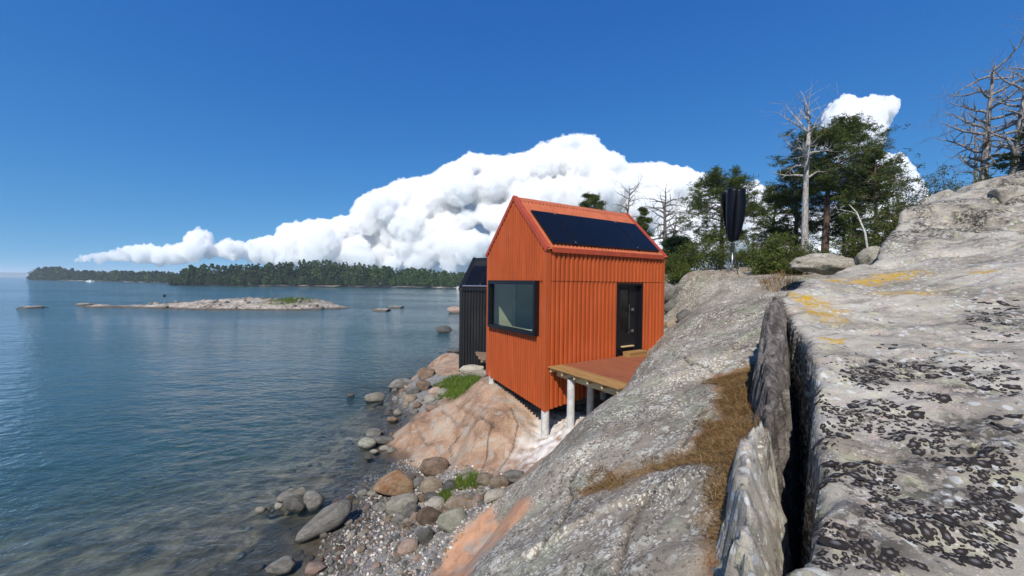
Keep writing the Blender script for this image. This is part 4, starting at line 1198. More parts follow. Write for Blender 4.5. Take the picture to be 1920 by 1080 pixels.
# cobbles, one object each, sharing a few meshes
COB = [stone_mesh('cobble', 2, 300 + i, (0.25, 0.6, 0.9)[i % 3], 0.09) for i in range(12)]
mats_c = ['st_grey', 'st_pale', 'st_tan', 'st_brown', 'st_grey', 'st_pink', 'st_green', 'st_grey']
COBM = []
for i, m_ in enumerate(COB):
    for k_ in mats_c[:6]:
        mm = m_.copy(); mm.materials.clear(); mm.materials.append(M[k_]); COBM.append(mm)
def scatter(poly, n, r0, r1, label, group, wet_ok=-0.12, zmax=3.0):
    xs_ = [p[0] for p in poly]; ys_ = [p[1] for p in poly]
    cand = np.column_stack([rng.uniform(min(xs_), max(xs_), n * 14), rng.uniform(min(ys_), max(ys_), n * 14)])
    sd_ = poly_sd(cand[:, 0], cand[:, 1], poly)
    cand = cand[sd_ > 0]
    zc = gz(cand[:, 0], cand[:, 1])
    k = 0
    for (x, y), zc_ in zip(cand, zc):
        if k >= n: break
        if zc_ < wet_ok or zc_ > zmax: continue
        r = r0 + (r1 - r0) * rng.random() ** 2.0
        if any((x - a) ** 2 + (y - b) ** 2 < (0.72 * (r + c_)) ** 2 for a, b, c_ in PLACED): continue
        PLACED.append((x, y, r))
        o = bpy.data.objects.new('cobble', COBM[rng.integers(len(COBM))])
        COL.objects.link(o)
        o.scale = (r * rng.uniform(0.9, 1.25), r * rng.uniform(0.7, 1.0), r * rng.uniform(0.5, 0.85))
        o.rotation_euler = (rng.uniform(-.3, .3), rng.uniform(-.3, .3), rng.uniform(0, 6.28))
        o.location = (x, y, zc_ + o.scale[2] * 0.45)
        tag(o, label, 'stone', group)
        k += 1
PL_up = hits([(735, 765), (750, 722), (790, 698), (835, 705), (850, 725), (830, 752), (800, 775), (755, 790)])
PL_mid = hits([(700, 925), (760, 890), (840, 890), (900, 900), (925, 935), (870, 985), (840, 1010), (760, 1000), (705, 965)])
PL_low = hits([(640, 1000), (700, 965), (780, 990), (830, 1010), (850, 1030), (820, 1079), (600, 1079)])
PL_wet = hits([(560, 1079), (640, 960), (690, 900), (740, 880), (760, 900), (690, 960), (640, 1079)])
scatter(PL_up, 110, 0.06, 0.20, 'rounded cobble among the stones of the upper beach', 'cobbles of the upper beach')
scatter(PL_mid, 70, 0.05, 0.15, 'rounded cobble among the boulders of the middle beach', 'cobbles of the middle beach')
scatter(PL_low, 95, 0.035, 0.10, 'small grey cobble on the pebble beach in front', 'cobbles of the near beach')
scatter(PL_wet, 30, 0.03, 0.09, 'cobble lying in the wet edge of the beach', 'cobbles at the water edge', -0.2, 0.06)
PL_bed = hits([(640, 800), (690, 900), (640, 960), (600, 1079), (420, 1079), (480, 960), (560, 860)])
scatter(PL_bed, 60, 0.05, 0.17, 'stone lying on the sea bed in the shallows', 'stones under the shallow water', -0.7, 0.0)
PL_edge = hits([(660, 770), (735, 745), (760, 800), (750, 860), (690, 880), (665, 830)])
scatter(PL_edge, 26, 0.06, 0.18, 'stone awash between the upper beach and the smooth rock', 'stones awash at the shore', -0.25, 0.2)
# pebbles
def pebbles():
    V0, F0 = ICO[1]
    poly = PL_beach
    xs_ = [p[0] for p in poly]; ys_ = [p[1] for p in poly]
    N = 9000
    c = np.column_stack([rng.uniform(min(xs_), max(xs_), N), rng.uniform(min(ys_), max(ys_), N)])
    c = c[poly_sd(c[:, 0], c[:, 1], poly) > -0.15]
    z = gz(c[:, 0], c[:, 1])
    ok = (z > -0.15) & (z < 1.3)
    c, z = c[ok], z[ok]
    n = len(c)
    r = 0.012 + 0.030 * rng.random(n) ** 2.5
    sc = r[:, None] * rng.uniform(0.6, 1.3, (n, 3)) * np.array([1, 1, 0.7])
    a = rng.uniform(0, 6.28, n)
    jit = 1 + 0.15 * rng.normal(size=(n, len(V0), 1))
    V = V0[None] * jit * sc[:, None, :]
    x = V[..., 0] * np.cos(a)[:, None] - V[..., 1] * np.sin(a)[:, None] + c[:, 0][:, None]
    y = V[..., 0] * np.sin(a)[:, None] + V[..., 1] * np.cos(a)[:, None] + c[:, 1][:, None]
    zz_ = V[..., 2] + (z + r * 0.3)[:, None]
    Vt = np.stack([x, y, zz_], -1).reshape(-1, 3)
    Ft = (F0[None] + (np.arange(n) * len(V0))[:, None, None]).reshape(-1, 3)
    me = mesh_np('pebbles', Vt, Ft, True)
    set_attr(me, 'tone', np.repeat(rng.random(n), len(V0)))
    return me
t = NT('pebble_mix')
tone = t.attr('tone')
c = t.ramp(tone, [(0.0, (0.10, 0.095, 0.09)), (0.25, (0.22, 0.20, 0.18)), (0.45, (0.33, 0.30, 0.26)), (0.6, (0.36, 0.27, 0.21)), (0.75, (0.27, 0.26, 0.25)), (0.9, (0.52, 0.48, 0.42)), (1.0, (0.62, 0.58, 0.52))])
z = t.n('SeparateXYZ', None, Vector=t.pos()).outputs[2]
c = t.mix(t.math('MULTIPLY', t.sel(z, 0.08, 0.0), 0.65), c, (0.03, 0.026, 0.02))
M['pebble'] = t.bsdf(c, 0.75, None, 0.3)
tag(link('pebbles', pebbles(), M['pebble']), 'grey and pale pebbles strewn over the near beach', kind='stuff')

# ------------------------------------------------------------------ grass, needles, dry straw
def blades(name, pts, hmin, hmax, width, lean, mat, label, flat=False):
    n = len(pts)
    p = np.asarray(pts)
    a = rng.uniform(0, 6.28, n); b = rng.uniform(0, 6.28, n)
    L = rng.uniform(hmin, hmax, n)
    ln = rng.uniform(0.2, 1.0, n) * lean
    side = np.column_stack([np.cos(b), np.sin(b), np.zeros(n)]) * (width / 2)
    d = np.column_stack([np.cos(a) * ln, np.sin(a) * ln, np.ones(n) * (0.06 if flat else 1)])
    d /= np.linalg.norm(d, axis=1)[:, None]
    mid = p + d * (L * 0.55)[:, None]
    tip = mid + (d + np.column_stack([np.cos(a), np.sin(a), np.zeros(n)]) * (0.35 * lean)) * (L * 0.45)[:, None]
    if flat: tip[:, 2] = p[:, 2] + rng.uniform(-0.005, 0.03, n)
    V = np.stack([p - side, p + side, mid + side * 0.7, mid - side * 0.7, tip], 1).reshape(-1, 3)
    base = (np.arange(n) * 5)[:, None]
    Ft = np.concatenate([base + np.array([[0, 1, 2]]), base + np.array([[0, 2, 3]]), base + np.array([[3, 2, 4]])])
    me = mesh_np(name, V, Ft)
    set_attr(me, 'tone', np.repeat(rng.random(n), 5))
    return tag(link(name, me, mat), label, kind='stuff')
def blade_mat(name, cols, rough=0.7, trans=0.25):
    t = NT(name)
    c = t.ramp(t.attr('tone'), [(i / (len(cols) - 1), k) for i, k in enumerate(cols)])
    d = t.n('BsdfDiffuse', None, Color=c)
    tr = t.n('BsdfTranslucent', None, Color=c)
    ms = t.n('MixShader', None, i0=trans, i1=d.outputs[0], i2=tr.outputs[0])
    t.t.links.new(ms.outputs[0], t.out.inputs['Surface'])
    return t.m
M['grass'] = blade_mat('green_grass', [(0.05, 0.10, 0.015), (0.09, 0.16, 0.022), (0.13, 0.20, 0.03), (0.22, 0.22, 0.07)])
M['straw'] = blade_mat('dry_straw', [(0.05, 0.026, 0.012), (0.14, 0.075, 0.03), (0.24, 0.14, 0.055), (0.42, 0.30, 0.13)], trans=0.15)
def in_poly(poly, n, zoff=0.0, noise_k=0.0):
    xs_ = [p[0] for p in poly]; ys_ = [p[1] for p in poly]
    c = np.column_stack([rng.uniform(min(xs_), max(xs_), n * 5), rng.uniform(min(ys_), max(ys_), n * 5)])
    s = poly_sd(c[:, 0], c[:, 1], poly) + noise_k * pnoise(c[:, 0] * 3, c[:, 1] * 3)
    c = c[s > 0][:n]
    return np.column_stack([c, gz(c[:, 0], c[:, 1]) + zoff])
gA = in_poly(PL_grassA, 4500, 0, 0.5)
gB = in_poly(hits([(850, 915), (865, 898), (900, 895), (908, 910), (895, 922), (860, 925)]), 1500)
gC = in_poly(hits([(826, 945), (832, 928), (850, 922), (852, 935), (838, 950)]), 700)
blades('meadow_grass', gA, 0.06, 0.22, 0.016, 0.8, M['grass'], 'bright green shore grass between the cabins and the beach')
blades('shore_grass', np.concatenate([gB, gC]), 0.06, 0.20, 0.010, 0.8, M['grass'], 'bright green grass tufts among the beach stones')
blades('dry_reed', in_poly(hits([(845, 905), (915, 905), (930, 930), (880, 975), (850, 950)]), 260), 0.15, 0.40, 0.008, 2.2, M['straw'], 'dry straw and reeds washed up among the stones', True)
lp = in_poly(PL_litter, 26000, 0.002, 0.55)
lp = lp[pnoise(lp[:, 0] * 2.3 + 4, lp[:, 1] * 2.3) + 0.35 * pnoise(lp[:, 0] * 5, lp[:, 1] * 5) + 0.25 * (lp[:, 0] > 1.6) > -0.42 + 0.3 * rng.random(len(lp))]
blades('needle_litter', lp, 0.03, 0.085, 0.0035, 2.0, M['straw'], 'brown pine needles and dry grass filling the path in the rock', True)
lp2 = in_poly(PL_litter, 5200, 0.0, 0.3)
lp2 = lp2[(lp2[:, 1] < 5.0) & (pnoise(lp2[:, 0] * 3.7, lp2[:, 1] * 3.7 + 9) > 0.08)]
blades('dry_grass', lp2, 0.03, 0.14, 0.0032, 1.5, M['straw'], 'tufts of short dry grass on the needle path')

# ------------------------------------------------------------------ trees
def leaf_cloud(name, cent, nper, r_tuft, blade_l, blade_w, mat, parent, flatten=0.7, tone=None):
    """needle tufts: every centre gets nper thin triangles radiating from it"""
    c = np.repeat(np.asarray(cent), nper, 0)
    n = len(c)
    d = rng.normal(size=(n, 3)); d[:, 2] = d[:, 2] * flatten + 0.25
    d /= np.linalg.norm(d, axis=1)[:, None]
    o = rng.normal(size=(n, 3)) * r_tuft * np.array([1, 1, flatten])
    s = np.cross(d, rng.normal(size=(n, 3))); s /= np.linalg.norm(s, axis=1)[:, None]
    L = blade_l * rng.uniform(0.6, 1.3, n)[:, None]
    b = c + o
    V = np.stack([b - s * blade_w / 2, b + s * blade_w / 2, b + d * L + s * blade_w * 0.3, b + d * L - s * blade_w * 0.3], 1).reshape(-1, 3)
    Ft = np.arange(n * 4).reshape(-1, 4)
    me = mesh_np(name, V, Ft)
    tn = np.repeat(rng.random(len(cent)), nper) * 0.7 + rng.random(n) * 0.3
    set_attr(me, 'tone', np.repeat(tn, 4))
    return link(name, me, mat, parent)

M['needles'] = blade_mat('pine_needles', [(0.030, 0.045, 0.014), (0.060, 0.082, 0.024), (0.095, 0.118, 0.034), (0.14, 0.155, 0.05)], trans=0.25)
M['needles_dark'] = blade_mat('dark_conifer_needles', [(0.012, 0.024, 0.012), (0.024, 0.044, 0.020), (0.040, 0.062, 0.028)], trans=0.2)
M['leaves'] = blade_mat('bush_leaves', [(0.038, 0.058, 0.014), (0.075, 0.105, 0.025), (0.125, 0.155, 0.038), (0.19, 0.20, 0.055)], trans=0.35)
M['leaves_blue'] = blade_mat('sapling_leaves', [(0.035, 0.065, 0.035), (0.07, 0.11, 0.055), (0.11, 0.15, 0.08)], trans=0.35)
def bark(name, lo, hi, sc=(6, 6, 1.2)):
    t = NT(name)
    p = t.pos()
    a = t.noise(t.scale(p, sc), 3.0, 6, 0.7, 0.5)
    c = t.mix(t.sel(a, 0.35, 0.65), lo, hi)
    return t.bsdf(c, 0.9, t.bump(a, 0.7, 0.03), 0.15)
M['pine_bark'] = bark('pine_bark', (0.045, 0.032, 0.025), (0.15, 0.10, 0.075))
M['dead_bark'] = bark('bleached_dead_wood', (0.17, 0.155, 0.14), (0.46, 0.43, 0.40))
M['dead_grey'] = bark('grey_dead_wood', (0.11, 0.098, 0.092), (0.33, 0.305, 0.29))
M['dead_dark'] = bark('weathered_dead_wood', (0.055, 0.048, 0.044), (0.20, 0.18, 0.17))
M['birch_bark'] = bark('pale_birch_bark', (0.34, 0.32, 0.27), (0.62, 0.59, 0.52), (3, 3, 14))

def ground_at(x, y):
    return float(gz(np.array(float(x)), np.array(float(y))))
def tree_pos(px, Z):
    x = Z * (px - CX) / F
    return Vector((x, Z, ground_at(x, Z)))
def z_of(px, py, Z):
    return P(px, py, Z)[2]

def limb(mb, p, d, L, r, r_, bend=0.25, up=0.15, seg=5, tips=None, sub=0, twig=0.0, ends=None):
    """one bough with side shoots; collects tips where needles sit"""
    pts, rad = [p.copy()], [r]
    q, dd = p.copy(), d.normalized()
    for k in range(seg):
        dd = (dd + Vector((r_.uniform(-1, 1), r_.uniform(-1, 1), r_.uniform(-1, 1) + up)) * bend).normalized()
        q = q + dd * (L / seg)
        pts.append(q.copy()); rad.append(max(r * (1 - (k + 1) / (seg + 0.6)), 0.004))
        if sub > 0 and k >= 1:
            for _ in range(r_.choice((1, 2))):
                sd_ = dd.cross(Vector((r_.uniform(-1, 1), r_.uniform(-1, 1), r_.uniform(-1, 1)))).normalized()
                limb(mb, q, dd * 0.5 + sd_, L * r_.uniform(0.28, 0.5), rad[-1] * 0.6, r_, bend * 1.1, up, max(3, seg - 1), tips, sub - 1)
        if tips is not None and k >= seg - 3: tips.append(q.copy())
    if tips is not None: tips.append(q.copy())
    mb.tube(pts, rad, 5 if r < 0.03 else 7, False)

def pine(px, Z, top, label, crown_from=0.4, spread=1.6, lean=(0, 0), seed=1, r0=0.14, nb=26, mat='needles', pads=None, group='pine trees behind the rock', name='pine_tree', dens=1.0, bare=0.5, flat=0.55, tuft=0.13):
    r_ = random.Random(seed)
    b = tree_pos(px, Z)
    H = z_of(px, top, Z) - b.z
    root = empty(name, b)
    tag(root, label, 'tree', group)
    mb = MB()
    n = 9
    ax, ay = lean
    pts, rad = [], []
    ph = r_.uniform(0, 6)
    for k in range(n + 1):
        f = k / n
        pts.append(Vector((ax * f * f + 0.12 * math.sin(3 * f + ph) * H / 9, ay * f + 0.10 * math.sin(2.3 * f + ph) * H / 9, H * f - (0.3 if k == 0 else 0))))
        rad.append(r0 * (1 - 0.85 * f) + 0.008)
    mb.tube(pts, rad, 10)
    mb.build('trunk', M['pine_bark'], root, True)
    lm = MB(); tips = []
    def at(f):
        k = min(int(f * n), n - 1); u = f * n - k
        return pts[k].lerp(pts[k + 1], u)
    for k in range(nb):
        f = crown_from + (1 - crown_from) * (k + r_.random()) / nb
        p = at(min(f, 0.995))
        a = k * 2.4 + r_.uniform(-0.5, 0.5)
        u_ = min(1.0, (f - crown_from) / (1 - crown_from))
        prof = math.sin(math.pi * (0.12 + 0.78 * (1 - u_))) * (1 - 0.55 * u_) + 0.14
        L = spread * prof * r_.uniform(0.65, 1.15)
        d = Vector((math.cos(a), math.sin(a), 0.12 + 0.5 * (f - crown_from)))
        limb(lm, p, d, L, 0.022 + 0.018 * L * 0.6, r_, 0.22, 0.22, 5, tips, 1)
    lm.build('branches', M['pine_bark'], root, True)
    for k in range(int(6 * bare)):
        f = crown_from * r_.uniform(0.5, 1.0)
        a = r_.uniform(0, 6.28)
        lb_ = MB()
        limb(lb_, at(f), Vector((math.cos(a), math.sin(a), 0.0)), spread * 0.5 * r_.uniform(0.4, 1), 0.02, r_, 0.3, 0.0, 4, None, 1)
        lb_.build('bare_bough', M['pine_bark'], root, True)
    T = np.array([t_[:] for t_ in tips])
    extra = T[rng.integers(len(T), size=int(len(T) * 1.1 * dens))] + rng.normal(size=(int(len(T) * 1.1 * dens), 3)) * np.array([0.16, 0.16, 0.07]) * spread / 1.6
    leaf_cloud('crown', np.concatenate([T, extra]), 13, tuft * 0.55, tuft, 0.026, M[mat], root, flat)
    return root

def dead_tree(px, Z, top, label, seed=1, r0=0.12, lean=(0, 0), nb=16, spread=1.5, start=0.35, mat='dead_bark', group='dead bare trees', base_drop=0.3, bend=0.32, up=0.25, fork=True):
    r_ = random.Random(seed)
    b = tree_pos(px, Z)
    H = z_of(px, top, Z) - b.z
    root = empty('dead_tree', b)
    tag(root, label, 'tree', group)
    mb = MB()
    n = 9
    ph = r_.uniform(0, 6)
    pts, rad = [], []
    for k in range(n + 1):
        f = k / n
        pts.append(Vector((lean[0] * f * f + 0.10 * math.sin(4 * f + ph), lean[1] * f + 0.08 * math.sin(3 * f + ph), H * f - (base_drop if k == 0 else 0))))
        rad.append(r0 * (1 - 0.88 * f) + 0.006)
    cut = int(n * 0.72) if fork else n
    mb.tube(pts[:cut + 1], rad[:cut + 1], 9)
    if fork:
        p0 = pts[cut]
        for k in range(3):
            a = 0.4 + k * 2.3 + r_.uniform(-0.3, 0.3)
            sp_ = (0.18, 0.55, 0.7)[k]
            limb(mb, p0 - Vector((0, 0, 0.05 + 0.1 * k)), Vector((math.cos(a) * sp_, math.sin(a) * sp_ * 0.6, 1.0)), H * (0.29, 0.22, 0.20)[k], rad[cut] * (0.85, 0.7, 0.55)[k], r_, 0.16, 0.15, 7, None, 1)
    mb.build('trunk', M[mat], root, True)
    lm = MB()
    for k in range(nb):
        f = start + (0.74 - start if fork else 0.98 - start) * (k + r_.random()) / nb
        i = min(int(f * n), n - 1)
        p = pts[i].lerp(pts[i + 1], f * n - i)
        a = k * 2.4 + r_.uniform(-0.6, 0.6)
        L = spread * r_.uniform(0.5, 1.15) * (1.2 - 0.5 * f)
        limb(lm, p, Vector((math.cos(a), math.sin(a) * 0.8, r_.uniform(-0.15, 0.45))), L, r0 * 0.36 * (1.2 - 0.7 * f) + 0.010, r_, bend * 0.8, up * 0.6, 7, None, 1)
    lm.build('branches', M[mat], root, True)
    return root

def bush(px, Z, top, wpx, label, seed=1, mat='leaves', name='bush', n=1500, stems=6, size=0.06, group='bushes behind the rock', base=None):
    r_ = random.Random(seed)
    b = tree_pos(px, Z) if base is None else Vector(P(px, base, Z))
    H = max(z_of(px, top, Z) - b.z, 0.4)
    W = wpx * Z / F / 2
    root = empty(name, b)
    tag(root, label, 'bush', group)
    mb = MB(); tips = []
    for k in range(stems):
        a = r_.uniform(0, 6.28)
        p = Vector((r_.uniform(-.4, .4) * W, r_.uniform(-.3, .3) * W, -0.15))
        d = Vector((math.cos(a) * W * 0.6, math.sin(a) * W * 0.6, H * r_.uniform(0.7, 1.0)))
        limb(mb, p, d, d.length * 0.95, 0.022, r_, 0.14, 0.12, 6, tips, 2)
    mb.build('stems', M['pine_bark'], root, True)
    T = np.array([t_[:] for t_ in tips])
    m = max(20, n // 8)
    c = T[rng.integers(len(T), size=m)] + rng.normal(size=(m, 3)) * 0.09 * max(W, 0.5)
    # some foliage low down so that the foot is not bare
    low = np.column_stack([rng.normal(size=m // 2) * W * 0.45, rng.normal(size=m // 2) * W * 0.35, rng.uniform(0.05, H * 0.55, m // 2)])
    leaf_cloud('foliage', np.concatenate([c, low]), 9, size * 1.1, size * 1.25, size * 0.62, M[mat], root, 0.9)
    return root

# near the turbine and right of it
pine(1350, 21.0, 341, 'bushy pine standing left of the dark wind turbine', 0.30, 2.2, (0.05, 0), 21, 0.13, 34, dens=1.2)
pine(1545, 19.0, 252, 'tallest pine with a bare dark trunk behind the outcrop', 0.50, 2.2, (0.1, 0), 22, 0.17, 38, dens=1.3, bare=1.0)
pine(1490, 22.0, 330, 'dark pine filling the gap left of the pale dead tree', 0.15, 2.0, (-0.1, 0), 23, 0.14, 28, dens=1.3)
pine(1445, 24.0, 368, 'broad low pine right of the wind turbine', 0.25, 1.9, (0.2, 0), 24, 0.12, 22, dens=0.8)
pine(1598, 20.0, 318, 'loose pine right of the tallest pine', 0.25, 1.7, (0.3, 0), 25, 0.11, 26, dens=0.7)
pine(1640, 17.0, 300, 'thin open pine with sparse boughs by the high hump', 0.3, 1.5, (-0.2, 0), 26, 0.09, 22, dens=0.5)
pine(1580, 24.0, 400, 'low dark pine behind the bare trunk of the tallest one', 0.1, 1.8, (0.0, 0), 31, 0.10, 14, dens=0.6)
pine(1975, 13.5, 215, 'dark green conifer cut by the right edge of the picture', 0.35, 1.25, (0.0, 0), 27, 0.10, 40, 'needles_dark', name='conifer', dens=1.2, flat=0.4)
pine(1107, 27.0, 368, 'round pine top peeping over the ridge of the orange cabin', 0.62, 1.1, (0, 0), 28, 0.10, 20)
pine(1204, 24.0, 392, 'slim pine sapling right of the cabin roof', 0.2, 0.55, (0, 0), 29, 0.05, 18, dens=0.8)
pine(1268, 21.0, 455, 'small spreading pine in front of the dead trees by the cabin', 0.15, 1.2, (0, 0), 30, 0.06, 22, 'needles_dark')
dead_tree(1506, 18.0, 128, 'tall pale dead tree with forked top beside the tallest pine', 41, 0.16, (0.3, 0), 13, 1.9, 0.42)
dead_tree(1172, 25.0, 352, 'thin dead treetop above the right end of the cabin ridge', 42, 0.12, (0.1, 0), 14, 1.6, 0.66, 'dead_dark', up=0.6, fork=False)
dead_tree(1243, 24.0, 330, 'tall dead tree right of the cabin roof', 43, 0.16, (0.05, 0), 18, 1.8, 0.35, 'dead_dark', up=0.1)
dead_tree(1264, 22.0, 388, 'slender dead tree nearest to the right end of the cabin', 44, 0.10, (0.0, 0), 18, 1.2, 0.3, 'dead_dark', up=0.05)
dead_tree(1838, 15.0, 128, 'many branched grey dead tree above the high hump', 45, 0.19, (0.25, 0), 24, 2.3, 0.42, 'dead_grey', up=0.35, fork=False)
dead_tree(1822, 16.5, 230, 'thinner dark dead trunk behind the many branched one', 46, 0.11, (0.0, 0), 12, 1.3, 0.4, 'dead_grey', up=0.0, fork=False)
dead_tree(1892, 14.0, 140, 'leaning dead tree nearest the right edge', 47, 0.18, (0.35, 0), 20, 1.9, 0.42, 'dead_grey', up=0.35, fork=False)
dead_tree(1915, 16.0, 108, 'high bare crown reaching in from the right edge', 48, 0.14, (-0.2, 0), 16, 2.0, 0.5, 'dead_grey', up=0.3, fork=False)
# leaning pale stem
b = Vector(P(1632, 478, 9.3)); e_ = Vector(P(1602, 398, 9.6))
lt = tag(empty('birch_sapling', b), 'thin pale leaning birch stem in front of the pines', 'tree')
mb = MB().tube([Vector((0, 0, -0.4)), (e_ - b) * 0.5 + Vector((0.03, 0, 0.02)), e_ - b, (e_ - b) * 1.18 + Vector((-0.12, 0, 0))], [0.028, 0.022, 0.015, 0.006], 8)
mb.build('trunk', M['birch_bark'], lt, True)
mb = MB()
limb(mb, (e_ - b) * 0.8, Vector((0.8, 0.2, 0.5)), 0.5, 0.008, rnd, 0.3, 0.1, 4, None, 1)
mb.build('branch', M['birch_bark'], lt, True)
mb = MB()
limb(mb, (e_ - b) * 0.95, Vector((-0.8, 0.1, 0.3)), 0.45, 0.008, rnd, 0.3, 0.1, 4, None, 1)
mb.build('branch', M['birch_bark'], lt, True)
# open leafy saplings
for px, Z, top, w_, lab, sd_ in ((1722, 14.0, 262, 62, 'airy young tree with bluish leaves left of the dead trees', 51), (1770, 14.5, 330, 70, 'low airy sapling at the foot of the dead trees', 52), (1672, 14.0, 330, 46, 'thin sapling rising from behind the high hump', 53)):
    bush(px, Z, top, w_, lab, sd_, 'leaves_blue', 'sapling', 1100, 3, 0.05, 'leafy saplings behind the hump')
BL = [(1262, 18.5, 480, 60, 'leafy bush touching the right end of the cabin'), (1300, 19, 455, 70, 'leafy bush between cabin and rock'), (1335, 17.5, 445, 70, 'leafy bush left of the turbine mast'), (1395, 17.5, 455, 55, 'leafy bush right of the turbine mast'),
      (1425, 17.0, 448, 60, 'second leafy bush right of the turbine mast'), (1460, 14.5, 440, 60, 'bright leafy bush above the rock hollow'), (1490, 12.5, 455, 50, 'bush beside the dark weathered boulder'), (1440, 13.2, 478, 60, 'low bush on the edge of the rock top'),
      (1520, 13.0, 468, 60, 'small bush behind the dark weathered boulder'), (1600, 14.0, 440, 90, 'wide bush at the feet of the pines'), (1660, 13.0, 395, 70, 'bush along the left flank of the high hump'), (1700, 13.4, 375, 60, 'bush on the upper flank of the high hump'),
      (1805, 13.0, 345, 40, 'small bush at the foot of the dead trees on the hump'), (1860, 12.6, 318, 60, 'bush between the dead trunks on the hump'), (1278, 15.8, 505, 50, 'low bush behind the grey rocks by the cabin'), (1248, 22, 470, 60, 'bush farther behind the cabin end')]
for i, (px, Z, top, w_, lab) in enumerate(BL):
    bush(px, Z, top, w_, lab, 60 + i, 'leaves', 'bush', 2000 if w_ > 50 else 1300, 6, 0.055)
# dry grass by the bushes
gq = in_poly([(7.0, 10.2), (8.0, 10.5), (8.4, 12.0), (7.4, 11.6)], 420)
blades('dry_tall_grass', gq, 0.12, 0.38, 0.008, 0.7, M['straw'], 'tall dry grass between the rock and the bushes')

# ------------------------------------------------------------------ vertical wind turbine
tb = tree_pos(1372, 14.2)
tur = tag(empty('wind_turbine', tb), 'dark vertical wind turbine on a tripod mast on the rock', 'wind turbine')
zt0, zt1 = z_of(1372, 452, 14.2) - tb.z, z_of(1372, 359, 14.2) - tb.z
RT = 20.5 * 14.2 / F
M['turbine'] = simple('dark_blue_black_blade', (0.003, 0.004, 0.008), 0.4, 0.2, 5, 0.0, spec=0.16)
M['mast'] = simple('dark_mast_paint', (0.03, 0.03, 0.032), 0.45, 0.2, 5, 0.0)
for kb in range(3):
    # each blade a curved scoop, full above and rounded off below
    V, Fc = [], []
    nu, nv = 14, 22
    for iv in range(nv + 1):
        f = iv / nv
        zf = zt0 + (zt1 - zt0) * f
        rr = RT * (0.30 + 0.70 * min(1.0, math.sin(min(1, f * 1.25 + 0.06) * math.pi / 2)) ** 0.8) 
        tw = f * 0.5
        for iu in range(nu + 1):
            u = iu / nu
            a = 2.094 * kb + tw + 2.2 * u - 0.35
            q = rr * (0.06 + 0.94 * math.sin(u * math.pi * 0.62) / math.sin(0.62 * math.pi) if u < 0.8 else 1.0)
            q = rr * min(1.0, 0.05 + 1.12 * u ** 0.75)
            V.append((q * math.cos(a), q * math.sin(a), zf + 0.05 * f * math.sin(u * 3.1)))
    for iv in range(nv):
        for iu in range(nu):
            a = iv * (nu + 1) + iu
            Fc.append((a, a + 1, a + nu + 2, a + nu + 1))
    me = mesh_np('blade', V, Fc, True)
    o = link('blade', me, M['turbine'], tur)
    so = o.modifiers.new('thick', 'SOLIDIFY'); so.thickness = 0.012
MB().tube([(0, 0, zt0 - 0.05), (0, 0, zt1 - 0.02)], 0.025, 10).build('shaft', M['mast'], tur, True)
MB().tube([(0, 0, zt0 - 0.40), (0, 0, zt0 - 0.08)], [0.055, 0.075], 14).build('generator', M['mast'], tur, False)
MB().tube([(0, 0, -0.1), (0, 0, zt0 - 0.38)], 0.032, 12).build('mast', M['grey_rail'], tur, True)
for k in range(3):
    a = 0.5 + k * 2.094
    fx, fy = 0.42 * math.cos(a), 0.42 * math.sin(a)
    fz = ground_at(tb.x + fx, tb.y + fy) - tb.z
    MB().tube([(fx, fy, fz - 0.05), (0.03 * math.cos(a), 0.03 * math.sin(a), zt0 - 0.36)], 0.016, 8).build('leg', M['mast'], tur, True)
MB().box(-0.20, -0.12, -0.10, -0.02, -0.1, 0.30).build('control_box', M['grey_rail'], tur)
for k in range(3):
    a = 0.5 + k * 2.094; b_ = a + 2.094
    MB().tube([(0.27 * math.cos(a), 0.27 * math.sin(a), zt0 * 0.22), (0.27 * math.cos(b_), 0.27 * math.sin(b_), zt0 * 0.22)], 0.008, 6).build('brace', M['mast'], tur)

# ------------------------------------------------------------------ skerry, islands, far coast
M['skerry'] = None
t = NT('skerry_rock')
p = t.pos()
a = t.noise(p, 0.55, 6, 0.75)
b = t.noise(p, 2.2, 5, 0.7)
c = t.ramp(t.math('ADD', t.math('MULTIPLY', a, 0.6), t.math('MULTIPLY', b, 0.4)), [(0.36, (0.10, 0.085, 0.07)), (0.46, (0.27, 0.23, 0.19)), (0.56, (0.44, 0.385, 0.32)), (0.66, (0.58, 0.53, 0.46))])
z = t.n('SeparateXYZ', None, Vector=p).outputs[2]
c = t.mix(t.math('MULTIPLY', t.sel(z, 0.35, 0.12), 0.8), c, (0.035, 0.03, 0.022))
gm = t.attr('green')
c = t.mix(t.math('MULTIPLY', gm, t.sel(b, 0.42, 0.55)), c, (0.10, 0.13, 0.035))
M['skerry'] = t.bsdf(c, 0.9, t.bump(t.math('ADD', a, b), 0.8, 0.3), 0.15)
def sky_profile(y, x): return 0
S_px = [(150, -0.3), (185, 0.06), (212, 0.42), (240, 0.2), (300, 0.4), (360, 0.8), (430, 1.35), (520, 1.4), (585, 1.3), (615, 0.6), (645, 0.2), (660, -0.3), (685, -0.2), (697, 0.12), (706, -0.05), (715, -0.4)]
SY = 66.0
sx = [(q - CX) / F * SY for q, _ in S_px]; sh = [h_ * 1.08 for _, h_ in S_px]
def skz(x, y):
    top = np.interp(x, sx, sh, left=-1, right=-1)
    yc = SY + 1.2 * np.sin(x * 0.12) + 0.05 * (x + 45)
    hw = 1.2 + 4.5 * np.clip(top, 0, 2)
    d = np.abs(y - yc) / hw
    z = top * (1 - d ** 1.6) - 0.5 * d * d
    z = z + (0.16 * fbm(x * 0.9, y * 0.9, octv=4) + 0.35 * np.maximum(0, fbm(x * 0.6 + 5, y * 0.6, octv=3)) + 0.18 * fbm(x * 2.4, y * 2.4, octv=3)) * sstep(-0.2, 0.4, z)
    return np.maximum(z, -1.5)
